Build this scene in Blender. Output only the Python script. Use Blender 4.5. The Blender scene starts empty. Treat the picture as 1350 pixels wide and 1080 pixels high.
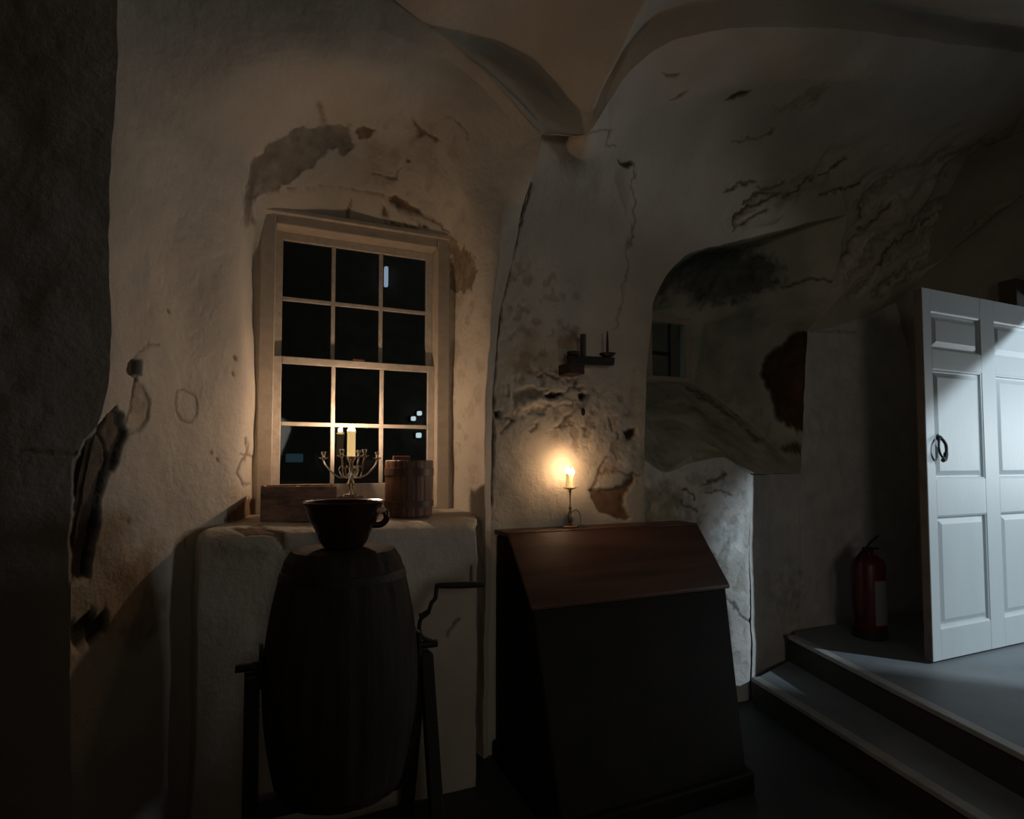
import bpy, bmesh, math, random
import numpy as np
from mathutils import Vector, Matrix
random.seed(4)
SC = bpy.context.scene
COL = SC.collection

# ------------------------------------------------------------------ camera
FPX, UC, VC = 780.0, 675.0, 575.0
CZ = 1.42
YAW = math.radians(24.0)
PIT = math.atan(35.0 / FPX)
cf = np.array([math.cos(PIT)*math.sin(YAW), math.cos(PIT)*math.cos(YAW), math.sin(PIT)])
cr = np.array([math.cos(YAW), -math.sin(YAW), 0.0])
cu = np.cross(cr, cf)
C0 = np.array([0.0, 0.0, CZ])
cam_d = bpy.data.cameras.new('camera')
cam = bpy.data.objects.new('camera', cam_d)
COL.objects.link(cam)
cam_d.sensor_fit = 'HORIZONTAL'
cam_d.sensor_width = 36.0
cam_d.lens = FPX / 1350.0 * 36.0
cam_d.clip_start = 0.05
cam_d.shift_y = 35.0 / 1350.0
m = Matrix(((cr[0], cu[0], -cf[0], 0), (cr[1], cu[1], -cf[1], 0), (cr[2], cu[2], -cf[2], CZ), (0, 0, 0, 1)))
cam.matrix_world = m
SC.camera = cam

# ------------------------------------------------------------------ world, exposure
SC.view_settings.view_transform = 'Standard'
SC.view_settings.look = 'None'
SC.view_settings.gamma = 1.0
SC.view_settings.exposure = 0.0
SC.view_settings.use_curve_mapping = False
w = bpy.data.worlds.new('night')
SC.world = w
w.use_nodes = True
w.node_tree.nodes['Background'].inputs[0].default_value = (1.0, 0.80, 0.58, 1)
w.node_tree.nodes['Background'].inputs[1].default_value = 0.0075

def lamp(name, kind, loc, energy, color, size=0.02, target=None, **kw):
    d = bpy.data.lights.new(name, kind)
    d.energy = energy
    d.color = color
    if kind == 'AREA':
        d.shape = 'RECTANGLE'; d.size = size; d.size_y = kw.get('size_y', size)
    else:
        d.shadow_soft_size = size
    if kind == 'SPOT':
        d.spot_size = kw.get('angle', 1.0); d.spot_blend = kw.get('blend', 0.2)
    o = bpy.data.objects.new(name, d)
    COL.objects.link(o)
    o.location = loc
    if target is not None:
        o.rotation_euler = (Vector(target) - Vector(loc)).to_track_quat('-Z', 'Y').to_euler()
    return o

# cool light of the lit passage outside the open door on the right
lamp('passage_light', 'AREA', (5.3, -.5, 2.85), 82, (0.76, 0.90, 1.0), 0.07, (3.3, 2.3, 0.8))
# the soft glow of the same passage
lamp('passage_glow', 'AREA', (7.2, .6, 1.6), 28, (0.88, 0.95, 1.0), 0.9, (3.6, 1.7, .9), size_y=.9)
# added fill spot, unseen behind the camera, to brighten pier, alcove and side wall
lamp('fill_spot', 'SPOT', (0.1, -1.8, 1.75), 35, (1.0, 0.89, 0.75), 0.35, (2.35, 2.9, 1.45), angle=math.radians(72), blend=1.0)

# ------------------------------------------------------------------ pixel <-> place
def ray(u, v):
    return cf + cr*((u-UC)/FPX) - cu*((v-VC)/FPX)
def W(u, v, Y=None, X=None, Z=None):
    d = ray(u, v)
    if Y is not None: t = (Y-C0[1])/d[1]
    elif X is not None: t = (X-C0[0])/d[0]
    else: t = (Z-C0[2])/d[2]
    return C0 + d*t
def Wz(u, Y, z):
    k = (u-UC)/FPX; zz = z-CZ
    X = (k*(cf[1]*Y + cf[2]*zz) - cr[1]*Y)/(cr[0]-k*cf[0])
    return np.array([X, Y, z])
def proj(P):
    q = P - C0
    f = np.maximum(q @ cf, 1e-3)
    return UC + FPX*(q @ cr)/f, VC - FPX*(q @ cu)/f

# ------------------------------------------------------------------ numeric noise
def _h(ix, iy, iz, s):
    h = (ix.astype(np.uint64)*np.uint64(374761393) + iy.astype(np.uint64)*np.uint64(668265263)
         + iz.astype(np.uint64)*np.uint64(2246822519) + np.uint64(s*3266489917 % 4294967296)) & np.uint64(0xffffffff)
    h = ((h ^ (h >> np.uint64(13)))*np.uint64(1274126177)) & np.uint64(0xffffffff)
    h = ((h ^ (h >> np.uint64(16)))*np.uint64(2654435761)) & np.uint64(0xffffffff)
    return (h ^ (h >> np.uint64(15))).astype(np.float64)/4294967296.0
def vnoise(P, scale, seed=1):
    Q = P*scale + 1000.0
    I = np.floor(Q).astype(np.int64); f = Q-I; f = f*f*(3-2*f)
    r = 0
    for dx in (0, 1):
        for dy in (0, 1):
            for dz in (0, 1):
                wgt = (f[:, 0] if dx else 1-f[:, 0])*(f[:, 1] if dy else 1-f[:, 1])*(f[:, 2] if dz else 1-f[:, 2])
                r = r + wgt*_h(I[:, 0]+dx, I[:, 1]+dy, I[:, 2]+dz, seed)
    return r*2-1
def fbm(P, scale, octs=4, seed=1, g=0.5):
    a, r = 1.0, 0
    for k in range(octs):
        r = r + a*vnoise(P, scale*2**k, seed+17*k); a *= g
    return r

def mono(A, n):
    """monotone cubic upsampling of A (R, ...) along axis 0 to n samples"""
    A = np.asarray(A, float); R = A.shape[0]
    d = A[1:]-A[:-1]
    m_ = np.zeros_like(A)
    if R > 2:
        a, b = d[:-1], d[1:]
        den = np.where(np.abs(a+b) < 1e-12, 1, a+b)
        m_[1:-1] = np.where(a*b > 0, 2*a*b/den, 0)
    m_[0] = d[0]; m_[-1] = d[-1]
    t = np.linspace(0, R-1, n); i = np.minimum(t.astype(int), R-2); f = t-i
    f = f.reshape((-1,)+(1,)*(A.ndim-1))
    h00 = 2*f**3-3*f**2+1; h10 = f**3-2*f**2+f; h01 = -2*f**3+3*f**2; h11 = f**3-f**2
    return h00*A[i]+h10*m_[i]+h01*A[i+1]+h11*m_[i+1]
def catm(A, n):
    A = np.asarray(A, float); R = A.shape[0]
    m_ = np.zeros_like(A)
    m_[1:-1] = (A[2:]-A[:-2])*0.5; m_[0] = A[1]-A[0]; m_[-1] = A[-1]-A[-2]
    t = np.linspace(0, R-1, n); i = np.minimum(t.astype(int), R-2); f = t-i
    f = f.reshape((-1,)+(1,)*(A.ndim-1))
    h00 = 2*f**3-3*f**2+1; h10 = f**3-2*f**2+f; h01 = -2*f**3+3*f**2; h11 = f**3-f**2
    return h00*A[i]+h10*m_[i]+h01*A[i+1]+h11*m_[i+1]
def lin(A, n):
    A = np.asarray(A, float); R = A.shape[0]
    t = np.linspace(0, R-1, n); i = np.minimum(t.astype(int), R-2); f = (t-i).reshape((-1,)+(1,)*(A.ndim-1))
    return A[i]*(1-f)+A[i+1]*f

# ------------------------------------------------------------------ wear and painted shade of the plaster
# each entry: surfaces it is on, 'poly' | 'line' | 'blob', points, width, colour, depth in m, ragged edge
WEAR_SHADE = []
def wear_shade(where, kind, pts, col, depth=0.0, width=2.0, rag=4.0, soft=1.5, mixv=1.0):
    WEAR_SHADE.append((where.split(), kind, np.array(pts, float), np.array(col, float), depth, width, rag, soft, mixv))
def seg_dist(px, py, pts, closed):
    d = np.full(px.shape, 1e9)
    n = len(pts)
    for i in range(n if closed else n-1):
        a, b = pts[i], pts[(i+1) % n]
        ab = b-a; L = ab@ab+1e-9
        t = np.clip(((px-a[0])*ab[0]+(py-a[1])*ab[1])/L, 0, 1)
        d = np.minimum(d, np.hypot(px-a[0]-t*ab[0], py-a[1]-t*ab[1]))
    return d
def inside(px, py, pts):
    r = np.zeros(px.shape, bool); n = len(pts); j = n-1
    for i in range(n):
        xi, yi = pts[i]; xj, yj = pts[j]
        c = ((yi > py) != (yj > py)) & (px < (xj-xi)*(py-yi)/((yj-yi) if yj != yi else 1e-9)+xi)
        r ^= c; j = i
    return r

def build_grid(G, tag, ripples=True):
    """G (r,c,3) grid of points -> verts displaced and coloured"""
    r, c, _ = G.shape
    du = np.gradient(G, axis=1); dv = np.gradient(G, axis=0)
    N = np.cross(du, dv); L = np.linalg.norm(N, axis=2, keepdims=True); N = N/np.maximum(L, 1e-9)
    flip = (N*(C0-G)).sum(2).mean() < 0
    if flip: N = -N
    P = G.reshape(-1, 3).copy(); N = N.reshape(-1, 3)
    P0 = P.copy()
    for k in range(3):
        P[:, k] += 0.011*fbm(P0, 2.3, 3, 5+k*31) + 0.0022*fbm(P0, 14, 3, 50+k*7)
    u, v = proj(P0)
    ju = 1.0*fbm(P0, 22, 3, 91, 0.6); jv = 1.0*fbm(P0, 22, 3, 191, 0.6)
    colr = np.ones((len(P), 3))
    for where, kind, pts, cc, depth, width, rag, soft, mv in WEAR_SHADE:
        if tag not in where: continue
        mn = pts.min(0)-40-width; mx = pts.max(0)+40+width
        s = np.where((u > mn[0]) & (u < mx[0]) & (v > mn[1]) & (v < mx[1]))[0]
        if not len(s): continue
        uu = u[s]+rag*ju[s]; vv = v[s]+rag*jv[s]
        if kind == 'poly':
            d = seg_dist(uu, vv, pts, True); d = np.where(inside(uu, vv, pts), -d, d)
            mk = np.clip(0.5-d/(2*soft), 0, 1)
        elif kind == 'line':
            d = seg_dist(uu, vv, pts, False)
            mk = np.clip(0.5-(d-width)/(2*soft), 0, 1)
        elif kind == 'rough':      # broken, pitted plaster inside a polygon
            d = seg_dist(uu, vv, pts, True); d = np.where(inside(uu, vv, pts), -d, d)
            e = np.clip(-d/14.0, 0, 1)
            q = np.clip((fbm(P0[s], width, 3, 77)-0.12)*3.2, 0, 1)
            mk = q*e*0.45
        elif kind == 'streak':     # long ripples along a direction (pts[0]->pts[1]) inside the rest
            dr = pts[1]-pts[0]; dr = dr/np.linalg.norm(dr)
            pp = pts[2:]
            d = seg_dist(u[s], v[s], pp, True); d = np.where(inside(u[s], v[s], pp), -d, d)
            e = np.clip(-d/25.0, 0, 1)
            a = (u[s]*dr[0]+v[s]*dr[1]); b = (-u[s]*dr[1]+v[s]*dr[0])
            Q = np.stack([a*0.011+3, b*width+0.6*vnoise(P0[s], 6, 8), 0*a], 1)
            q = fbm(Q, 1.0, 3, 33)
            P[s] += N[s]*(depth*q*e)[:, None]
            mk = np.clip((np.abs(q) < 0.07)*1.0*e, 0, 1)*0.0 + np.clip((q-0.35)*2, 0, 1)*e
            colr[s] = colr[s]*(1-mk[:, None]*mv)+cc*mk[:, None]*mv
            continue
        P[s] -= N[s]*(depth*mk)[:, None]
        cv = 1+0.25*ju[s]
        colr[s] = colr[s]*(1-mk[:, None]*mv)+cc*cv[:, None]*mk[:, None]*mv
    return P, np.clip(colr, 0, 4), (r, c), flip

def surf_obj(name, grids, tag, material, kind='structure'):
    """grids: list of (r,c,3) arrays made into one mesh"""
    V, F, K = [], [], []; off = 0
    for G in grids:
        P, cl, (r, c), flip = build_grid(G, tag)
        idx = (np.arange(r-1)[:, None]*c+np.arange(c-1)[None, :]).reshape(-1)+off
        q = np.stack([idx, idx+1, idx+c+1, idx+c], 1)
        if flip: q = q[:, ::-1]
        V.append(P); K.append(cl); F.append(q); off += len(P)
    V = np.concatenate(V); K = np.concatenate(K); F = np.concatenate(F)
    me = bpy.data.meshes.new(name)
    me.vertices.add(len(V)); me.vertices.foreach_set('co', V.astype(np.float32).ravel())
    me.loops.add(F.size); me.loops.foreach_set('vertex_index', F.astype(np.int32).ravel())
    me.polygons.add(len(F)); me.polygons.foreach_set('loop_start', np.arange(0, F.size, 4, dtype=np.int32))
    me.update(calc_edges=True)
    at = me.color_attributes.new('wear_shade', 'FLOAT_COLOR', 'POINT')
    at.data.foreach_set('color', np.concatenate([K, np.ones((len(K), 1))], 1).astype(np.float32).ravel())
    me.polygons.foreach_set('use_smooth', np.ones(len(F), bool))
    me.materials.append(material)
    o = bpy.data.objects.new(name, me); COL.objects.link(o)
    if kind: o['kind'] = kind
    return o

# ------------------------------------------------------------------ materials
def mat(name, col, rough=0.7, metal=0.0, var=0.0, vscale=8.0, bump=0.0, bscale=60.0, stretch=(1, 1, 1), col2=None, emit=None, estr=0, spec=None, wear_shade_attr=False, coat=0):
    M = bpy.data.materials.new(name); M.use_nodes = True
    nt = M.node_tree; b = nt.nodes['Principled BSDF']
    b.inputs['Base Color'].default_value = (*col, 1)
    b.inputs['Roughness'].default_value = rough
    b.inputs['Metallic'].default_value = metal
    if spec is not None: b.inputs['Specular IOR Level'].default_value = spec
    if coat: b.inputs['Coat Weight'].default_value = coat
    if emit:
        b.inputs['Emission Color'].default_value = (*emit, 1); b.inputs['Emission Strength'].default_value = estr
    tc = nt.nodes.new('ShaderNodeTexCoord'); mp = nt.nodes.new('ShaderNodeMapping')
    mp.inputs['Scale'].default_value = stretch
    nt.links.new(tc.outputs['Object'], mp.inputs[0])
    out = None
    if var > 0 or wear_shade_attr:
        n = nt.nodes.new('ShaderNodeTexNoise'); n.inputs['Scale'].default_value = vscale; n.inputs['Detail'].default_value = 6
        nt.links.new(mp.outputs[0], n.inputs[0])
        rp = nt.nodes.new('ShaderNodeValToRGB')
        c2 = col2 if col2 else tuple(max(0, x*(1-var)) for x in col)
        rp.color_ramp.elements[0].color = (*c2, 1); rp.color_ramp.elements[1].color = (*col, 1)
        rp.color_ramp.elements[0].position = 0.33; rp.color_ramp.elements[1].position = 0.62
        nt.links.new(n.outputs[0], rp.inputs[0]); out = rp.outputs[0]
    if wear_shade_attr:
        a = nt.nodes.new('ShaderNodeAttribute'); a.attribute_name = 'wear_shade'
        mx = nt.nodes.new('ShaderNodeMix'); mx.data_type = 'RGBA'; mx.blend_type = 'MULTIPLY'
        mx.inputs[0].default_value = 1
        nt.links.new(out, mx.inputs[6]); nt.links.new(a.outputs['Color'], mx.inputs[7]); out = mx.outputs[2]
    if out is not None: nt.links.new(out, b.inputs['Base Color'])
    if bump > 0:
        n2 = nt.nodes.new('ShaderNodeTexNoise'); n2.inputs['Scale'].default_value = bscale; n2.inputs['Detail'].default_value = 8
        n2.inputs['Roughness'].default_value = 0.62
        nt.links.new(mp.outputs[0], n2.inputs[0])
        bp = nt.nodes.new('ShaderNodeBump'); bp.inputs['Strength'].default_value = bump; bp.inputs['Distance'].default_value = 0.02
        nt.links.new(n2.outputs[0], bp.inputs['Height']); nt.links.new(bp.outputs[0], b.inputs['Normal'])
    return M
M_plaster = mat('lime_plaster', (0.60, 0.54, 0.45), 0.92, var=0.14, vscale=3.0, bump=0.34, bscale=38, wear_shade_attr=True, spec=0.2)
M_white = mat('rough_limewash', (0.74, 0.73, 0.70), 0.9, var=0.18, vscale=7.0, bump=0.5, bscale=22, wear_shade_attr=True, spec=0.2)
M_alcove = mat('alcove_plaster', (0.60, 0.59, 0.49), 0.95, var=0.35, vscale=4.0, bump=0.4, bscale=16, wear_shade_attr=True, spec=0.15)
M_floor = mat('slate_floor', (0.055, 0.062, 0.066), 0.6, var=0.4, vscale=3, bump=0.15, bscale=12)
M_step = mat('grey_step', (0.21, 0.235, 0.25), 0.55, var=0.2, vscale=4, bump=0.08, bscale=20)
M_nose = mat('pale_nosing', (0.42, 0.42, 0.41), 0.5, var=0.2, vscale=12, bump=0.1, bscale=40)
M_riser = mat('dark_riser', (0.05, 0.047, 0.04), 0.8, var=0.2)
M_frame = mat('window_paint', (0.56, 0.48, 0.38), 0.55, var=0.15, vscale=20, bump=0.15, bscale=50)
M_muntin = mat('sash_paint', (0.60, 0.54, 0.46), 0.5, var=0.2, vscale=30, bump=0.1, bscale=60)
M_door = mat('door_paint', (0.60, 0.66, 0.67), 0.42, var=0.06, vscale=4, bump=0.05, bscale=40, stretch=(1, 1, .3))
M_edge = mat('door_edge_wood', (0.16, 0.13, 0.11), 0.6, var=0.3, vscale=10)
M_iron = mat('black_iron', (0.035, 0.028, 0.025), 0.55, metal=0.6, var=0.3, vscale=40, bump=0.3, bscale=80)
M_rust = mat('rusty_iron', (0.09, 0.05, 0.035), 0.8, metal=0.2, var=0.4, vscale=50, bump=0.4, bscale=90)
M_silver = mat('tarnished_silver', (0.72, 0.70, 0.66), 0.25, metal=1.0)
M_brass = mat('dull_brass', (0.45, 0.36, 0.24), 0.35, metal=0.9, var=0.2, vscale=50)
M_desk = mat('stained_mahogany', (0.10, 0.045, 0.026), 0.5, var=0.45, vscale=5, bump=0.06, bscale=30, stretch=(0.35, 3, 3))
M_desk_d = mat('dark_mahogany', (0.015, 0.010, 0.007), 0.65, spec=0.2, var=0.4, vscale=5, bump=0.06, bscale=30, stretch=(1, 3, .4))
M_box = mat('weathered_box_wood', (0.36, 0.21, 0.15), 0.7, var=0.55, vscale=14, bump=0.4, bscale=30, stretch=(1, 1, 3))
M_boxin = mat('box_rim_wood', (0.33, 0.2, 0.12), 0.75, var=0.4, vscale=20, bump=0.3)
M_bucket = mat('bucket_staves', (0.17, 0.075, 0.038), 0.5, var=0.5, vscale=16, bump=0.3, bscale=30, stretch=(3, 3, .4))
M_hoop = mat('bucket_hoop', (0.10, 0.045, 0.025), 0.5, var=0.3, vscale=30)
M_crock = mat('brown_glazed_earthenware', (0.035, 0.014, 0.010), 0.16, var=0.4, vscale=10, bump=0.06, bscale=15)
M_churn = mat('churn_oak', (0.045, 0.035, 0.025), 0.75, spec=0.2, var=0.4, vscale=9, bump=0.25, bscale=26, stretch=(3, 3, .3))
M_churn_d = mat('churn_stand_wood', (0.016, 0.012, 0.009), 0.85, var=0.3, vscale=9)
M_wax = mat('candle_wax', (0.85, 0.72, 0.45), 0.5, emit=(1.0, 0.55, 0.18), estr=0.35)
M_waxlit = mat('candle_wax_lit_through', (0.9, 0.75, 0.45), 0.5, emit=(1.0, 0.66, 0.26), estr=0.6)
M_waxd = mat('dark_candle_wax', (0.05, 0.035, 0.03), 0.5)
M_red = mat('extinguisher_red', (0.09, 0.006, 0.006), 0.4)
M_black = mat('black_rubber', (0.012, 0.012, 0.012), 0.6)
M_label = mat('grey_label', (0.22, 0.22, 0.23), 0.5)
M_pale = mat('pale_clay', (0.55, 0.38, 0.26), 0.6)
def flame_mat(name, col, s):
    M = bpy.data.materials.new(name); M.use_nodes = True; nt = M.node_tree
    nt.nodes.remove(nt.nodes['Principled BSDF'])
    e = nt.nodes.new('ShaderNodeEmission'); e.inputs[0].default_value = (*col, 1); e.inputs[1].default_value = s
    t = nt.nodes.new('ShaderNodeBsdfTransparent'); a = nt.nodes.new('ShaderNodeAddShader')
    nt.links.new(e.outputs[0], a.inputs[0]); nt.links.new(t.outputs[0], a.inputs[1])
    nt.links.new(a.outputs[0], nt.nodes['Material Output'].inputs[0])
    return M
M_flame = flame_mat('flame', (1.0, 0.62, 0.22), 9)
def glass_mat():
    M = bpy.data.materials.new('old_window_glass'); M.use_nodes = True; nt = M.node_tree
    nt.nodes.remove(nt.nodes['Principled BSDF'])
    g = nt.nodes.new('ShaderNodeBsdfGlossy'); g.inputs['Roughness'].default_value = 0.03; g.inputs[0].default_value = (.5, .52, .55, 1)
    t = nt.nodes.new('ShaderNodeBsdfTransparent'); t.inputs[0].default_value = (.8, .86, .85, 1)
    fr = nt.nodes.new('ShaderNodeFresnel'); fr.inputs[0].default_value = 1.5
    n = nt.nodes.new('ShaderNodeTexNoise'); n.inputs['Scale'].default_value = 4; n.inputs['Detail'].default_value = 1
    tc = nt.nodes.new('ShaderNodeTexCoord'); nt.links.new(tc.outputs['Object'], n.inputs[0])
    bp = nt.nodes.new('ShaderNodeBump'); bp.inputs['Strength'].default_value = 0.25; bp.inputs['Distance'].default_value = 0.01
    nt.links.new(n.outputs[0], bp.inputs['Height']); nt.links.new(bp.outputs[0], g.inputs['Normal'])
    mx = nt.nodes.new('ShaderNodeMixShader')
    nt.links.new(fr.outputs[0], mx.inputs[0]); nt.links.new(t.outputs[0], mx.inputs[1]); nt.links.new(g.outputs[0], mx.inputs[2])
    nt.links.new(mx.outputs[0], nt.nodes['Material Output'].inputs[0])
    return M
M_glass = glass_mat()

# ------------------------------------------------------------------ object helpers
def obj(name, bm, material, parent=None, smooth=False, kind=None):
    me = bpy.data.meshes.new(name)
    bmesh.ops.recalc_face_normals(bm, faces=bm.faces)
    bm.to_mesh(me); bm.free()
    if smooth:
        for p in me.polygons: p.use_smooth = True
        me.set_sharp_from_angle(angle=math.radians(40))
    me.materials.append(material)
    o = bpy.data.objects.new(name, me); COL.objects.link(o)
    if parent: o.parent = parent
    if kind: o['kind'] = kind
    return o
def tag(o, label, cat, group=None):
    o['label'] = label; o['category'] = cat
    if group: o['group'] = group
    return o
def empty(name, loc, rz=0, **k):
    o = bpy.data.objects.new(name, None); COL.objects.link(o)
    o.location = loc; o.rotation_euler = (0, 0, rz); o.empty_display_size = 0.05
    return o
def thing(name, loc, label, cat, rz=0, group=None):
    return tag(empty(name, loc, rz), label, cat, group)
def B(): return bmesh.new()
def box(bm, x0, x1, y0, y1, z0, z1, bev=0.0):
    t = bmesh.new()
    v = [t.verts.new((x, y, z)) for x in (x0, x1) for y in (y0, y1) for z in (z0, z1)]
    for f in ((0, 1, 3, 2), (4, 6, 7, 5), (0, 4, 5, 1), (2, 3, 7, 6), (0, 2, 6, 4), (1, 5, 7, 3)): t.faces.new([v[i] for i in f])
    if bev: bmesh.ops.bevel(t, geom=list(t.edges), offset=bev, segments=2, affect='EDGES', profile=.5)
    me = bpy.data.meshes.new('t'); t.to_mesh(me); t.free(); bm.from_mesh(me); bpy.data.meshes.remove(me)
    return bm
def hexa(bm, pts, bev=0.0):
    """8 points: bottom 4 (loop) then top 4"""
    t = bmesh.new()
    v = [t.verts.new(tuple(p)) for p in pts]
    for f in ((3, 2, 1, 0), (4, 5, 6, 7), (0, 1, 5, 4), (1, 2, 6, 5), (2, 3, 7, 6), (3, 0, 4, 7)): t.faces.new([v[i] for i in f])
    if bev: bmesh.ops.bevel(t, geom=list(t.edges), offset=bev, segments=3, affect='EDGES', profile=.5)
    me = bpy.data.meshes.new('t'); t.to_mesh(me); t.free(); bm.from_mesh(me); bpy.data.meshes.remove(me)
    return bm
def prism(bm, poly, z0, z1):
    a = [bm.verts.new((p[0], p[1], z0)) for p in poly]; b = [bm.verts.new((p[0], p[1], z1)) for p in poly]
    n = len(poly); bm.faces.new(a[::-1]); bm.faces.new(b)
    for i in range(n): bm.faces.new((a[i], a[(i+1) % n], b[(i+1) % n], b[i]))
    return bm
def lathe(bm, prof, n=32, c=(0, 0, 0), sx=1, sy=1, cap=True):
    rings = []
    for r, z in prof:
        rings.append([bm.verts.new((c[0]+r*sx*math.cos(2*math.pi*i/n), c[1]+r*sy*math.sin(2*math.pi*i/n), c[2]+z)) for i in range(n)])
    for a, b in zip(rings, rings[1:]):
        for i in range(n): bm.faces.new((a[i], a[(i+1) % n], b[(i+1) % n], b[i]))
    if cap:
        bm.faces.new(rings[0][::-1]); bm.faces.new(rings[-1])
    return bm
def tube(bm, path, r, n=10, closed=False, rs=None):
    path = [Vector(p) for p in path]; L = len(path); rings = []
    up = Vector((0.13, 0.21, 0.97)).normalized()
    for i, p in enumerate(path):
        a = path[i-1] if (i > 0 or closed) else path[i]; b = path[(i+1) % L] if (i < L-1 or closed) else path[i]
        t = (b-a).normalized()
        x = up.cross(t)
        if x.length < 1e-3: x = Vector((1, 0, 0)).cross(t)
        x.normalize(); y = t.cross(x)
        rr = rs[i] if rs else r
        rings.append([bm.verts.new(p+(x*math.cos(2*math.pi*k/n)+y*math.sin(2*math.pi*k/n))*rr) for k in range(n)])
    for i in range(L if closed else L-1):
        a, b = rings[i], rings[(i+1) % L]
        for k in range(n): bm.faces.new((a[k], a[(k+1) % n], b[(k+1) % n], b[k]))
    if not closed:
        bm.faces.new(rings[0][::-1]); bm.faces.new(rings[-1])
    return bm
def spline(pts, n):
    return [tuple(p) for p in catm(np.array(pts, float), n)]

# ================================================================== WEAR AND PAINTED SHADE LIST
GREY = (0.52, 0.50, 0.47); DK = (0.10, 0.085, 0.07); BRN = (0.30, 0.185, 0.13); MID = (0.55, 0.48, 0.42)
# window bay
wear_shade('bay', 'poly', [(322, 262), (332, 222), (352, 196), (385, 174), (430, 163), (462, 165), (468, 196), (456, 206), (446, 196), (432, 200), (414, 224), (396, 232), (380, 246), (350, 256), (336, 262)], (0.50, 0.49, 0.47), 0.004, rag=4)  # shade of the recess arch, painted as a grey crescent
wear_shade('bay', 'poly', [(324, 300), (322, 262), (334, 226), (352, 200), (348, 222), (338, 250), (334, 290)], (0.42, 0.40, 0.36), 0.003, rag=5, soft=5)  # deeper, softer part of the same arch shade, painted in
for pts in ([(470, 174), (482, 168), (494, 172), (488, 184), (476, 183)], [(543, 157), (548, 168), (546, 182), (558, 176), (572, 188), (576, 186), (560, 172), (550, 164)],
            [(492, 229), (506, 228), (512, 236), (526, 238), (530, 224), (524, 234), (514, 232)], [(534, 212), (541, 214), (540, 219), (533, 216)],
            [(503, 284), (508, 274), (516, 279), (515, 287), (508, 288)]):
    wear_shade('bay', 'poly', pts, (0.34, 0.27, 0.21), 0.006, rag=3)
wear_shade('bay', 'poly', [(514, 262), (524, 260), (538, 266), (552, 276), (560, 284), (546, 283), (528, 278), (518, 270)], (0.30, 0.22, 0.16), 0.010, rag=3)
wear_shade('bay', 'line', [(466, 270), (460, 282), (459, 296), (468, 300)], (0.28, 0.21, 0.16), 0.006, 1.8, rag=2)
wear_shade('bay', 'line', [(380, 250), (420, 247), (460, 250), (500, 257), (515, 263)], (0.5, 0.42, 0.34), 0.004, 1.2, rag=3)
wear_shade('bay', 'line', [(548, 278), (566, 290), (580, 300), (592, 308)], (0.35, 0.26, 0.2), 0.006, 1.4, rag=3)
for x, y in ((477, 296), (492, 299), (512, 300), (520, 297), (528, 302), (536, 298), (545, 303), (553, 302), (560, 301)):
    wear_shade('bay', 'poly', [(x-5, y+3), (x-1, y-5), (x+5, y+2)], (0.22, 0.17, 0.13), 0.006, rag=4)
wear_shade('bay', 'poly', [(592, 306), (606, 318), (616, 332), (625, 340), (627, 362), (620, 372), (616, 384), (600, 392), (592, 386)], (0.55, 0.47, 0.38), 0.006, rag=6)
wear_shade('bay', 'line', [(585, 160), (596, 158), (606, 170), (616, 182)], (0.6, 0.52, 0.45), 0.003, 1.2, rag=5)
wear_shade('bay', 'line', [(420, 140), (424, 152), (428, 162)], (0.7, 0.64, 0.56), 0.004, 3, rag=3, soft=3)
wear_shade('bay', 'rough', [(575, 380), (650, 380), (640, 680), (590, 660)], (0.72, 0.64, 0.55), 0.004, 18)
wear_shade('bay', 'rough', [(470, 150), (610, 150), (620, 300), (480, 250)], (0.75, 0.68, 0.6), 0.003, 16)
# left part of the bay
wear_shade('bay', 'poly', [(167, 480), (175, 474), (184, 478), (183, 494), (172, 498), (165, 490)], (0.12, 0.10, 0.08), 0.02, rag=1.5)
wear_shade('bay', 'line', [(176, 474), (184, 464), (196, 454), (207, 456)], (0.55, 0.5, 0.44), 0.003, 1.3, rag=3)
wear_shade('bay', 'poly', [(176, 502), (186, 510), (194, 535), (193, 556), (182, 574), (170, 578), (163, 572), (172, 552)], (0.82, 0.78, 0.72), 0.005, rag=1.5)
wear_shade('bay', 'line', [(175, 500), (172, 530), (166, 556), (163, 572), (170, 578), (184, 572), (193, 553), (194, 532), (186, 508)], (0.5, 0.44, 0.38), 0.004, 0.9, rag=1.5)
wear_shade('bay', 'line', [(176, 500), (173, 540), (164, 570)], (0.22, 0.18, 0.14), 0.006, 1.4, rag=1.5)
wear_shade('bay', 'line', [(229, 516), (238, 513), (254, 525), (255, 545), (248, 558), (236, 556), (229, 540), (229, 518)], (0.45, 0.38, 0.32), 0.003, 0.9, rag=1)
for x, y in ((223, 410), (306, 472), (302, 492), (280, 597), (288, 607), (170, 690)):
    wear_shade('bay', 'line', [(x, y), (x+1, y+3)], (0.3, 0.25, 0.2), 0.003, 1.6, rag=1)
wear_shade('bay', 'line', [(323, 580), (326, 600), (318, 615), (314, 626), (322, 640), (330, 640)], (0.3, 0.24, 0.19), 0.005, 1.3, rag=1.5)
wear_shade('bay', 'line', [(318, 602), (332, 602)], (0.3, 0.24, 0.19), 0.004, 1.0, rag=1)
wear_shade('bay', 'poly', [(296, 690), (304, 676), (318, 664), (332, 660), (346, 668), (346, 690), (310, 694)], (0.40, 0.29, 0.22), 0.008, rag=5)
wear_shade('bay', 'line', [(243, 710), (262, 706), (272, 708), (266, 718), (246, 724), (243, 712)], (0.38, 0.32, 0.27), 0.004, 1.0, rag=1.5)
wear_shade('bay', 'poly', [(146, 745), (170, 718), (204, 706), (216, 712), (206, 740), (196, 768), (228, 780), (222, 820), (180, 860), (140, 830)], (0.80, 0.70, 0.60), 0.0, rag=8, soft=8)  # soft brownish patch, slightly darker than the plaster around it
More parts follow.
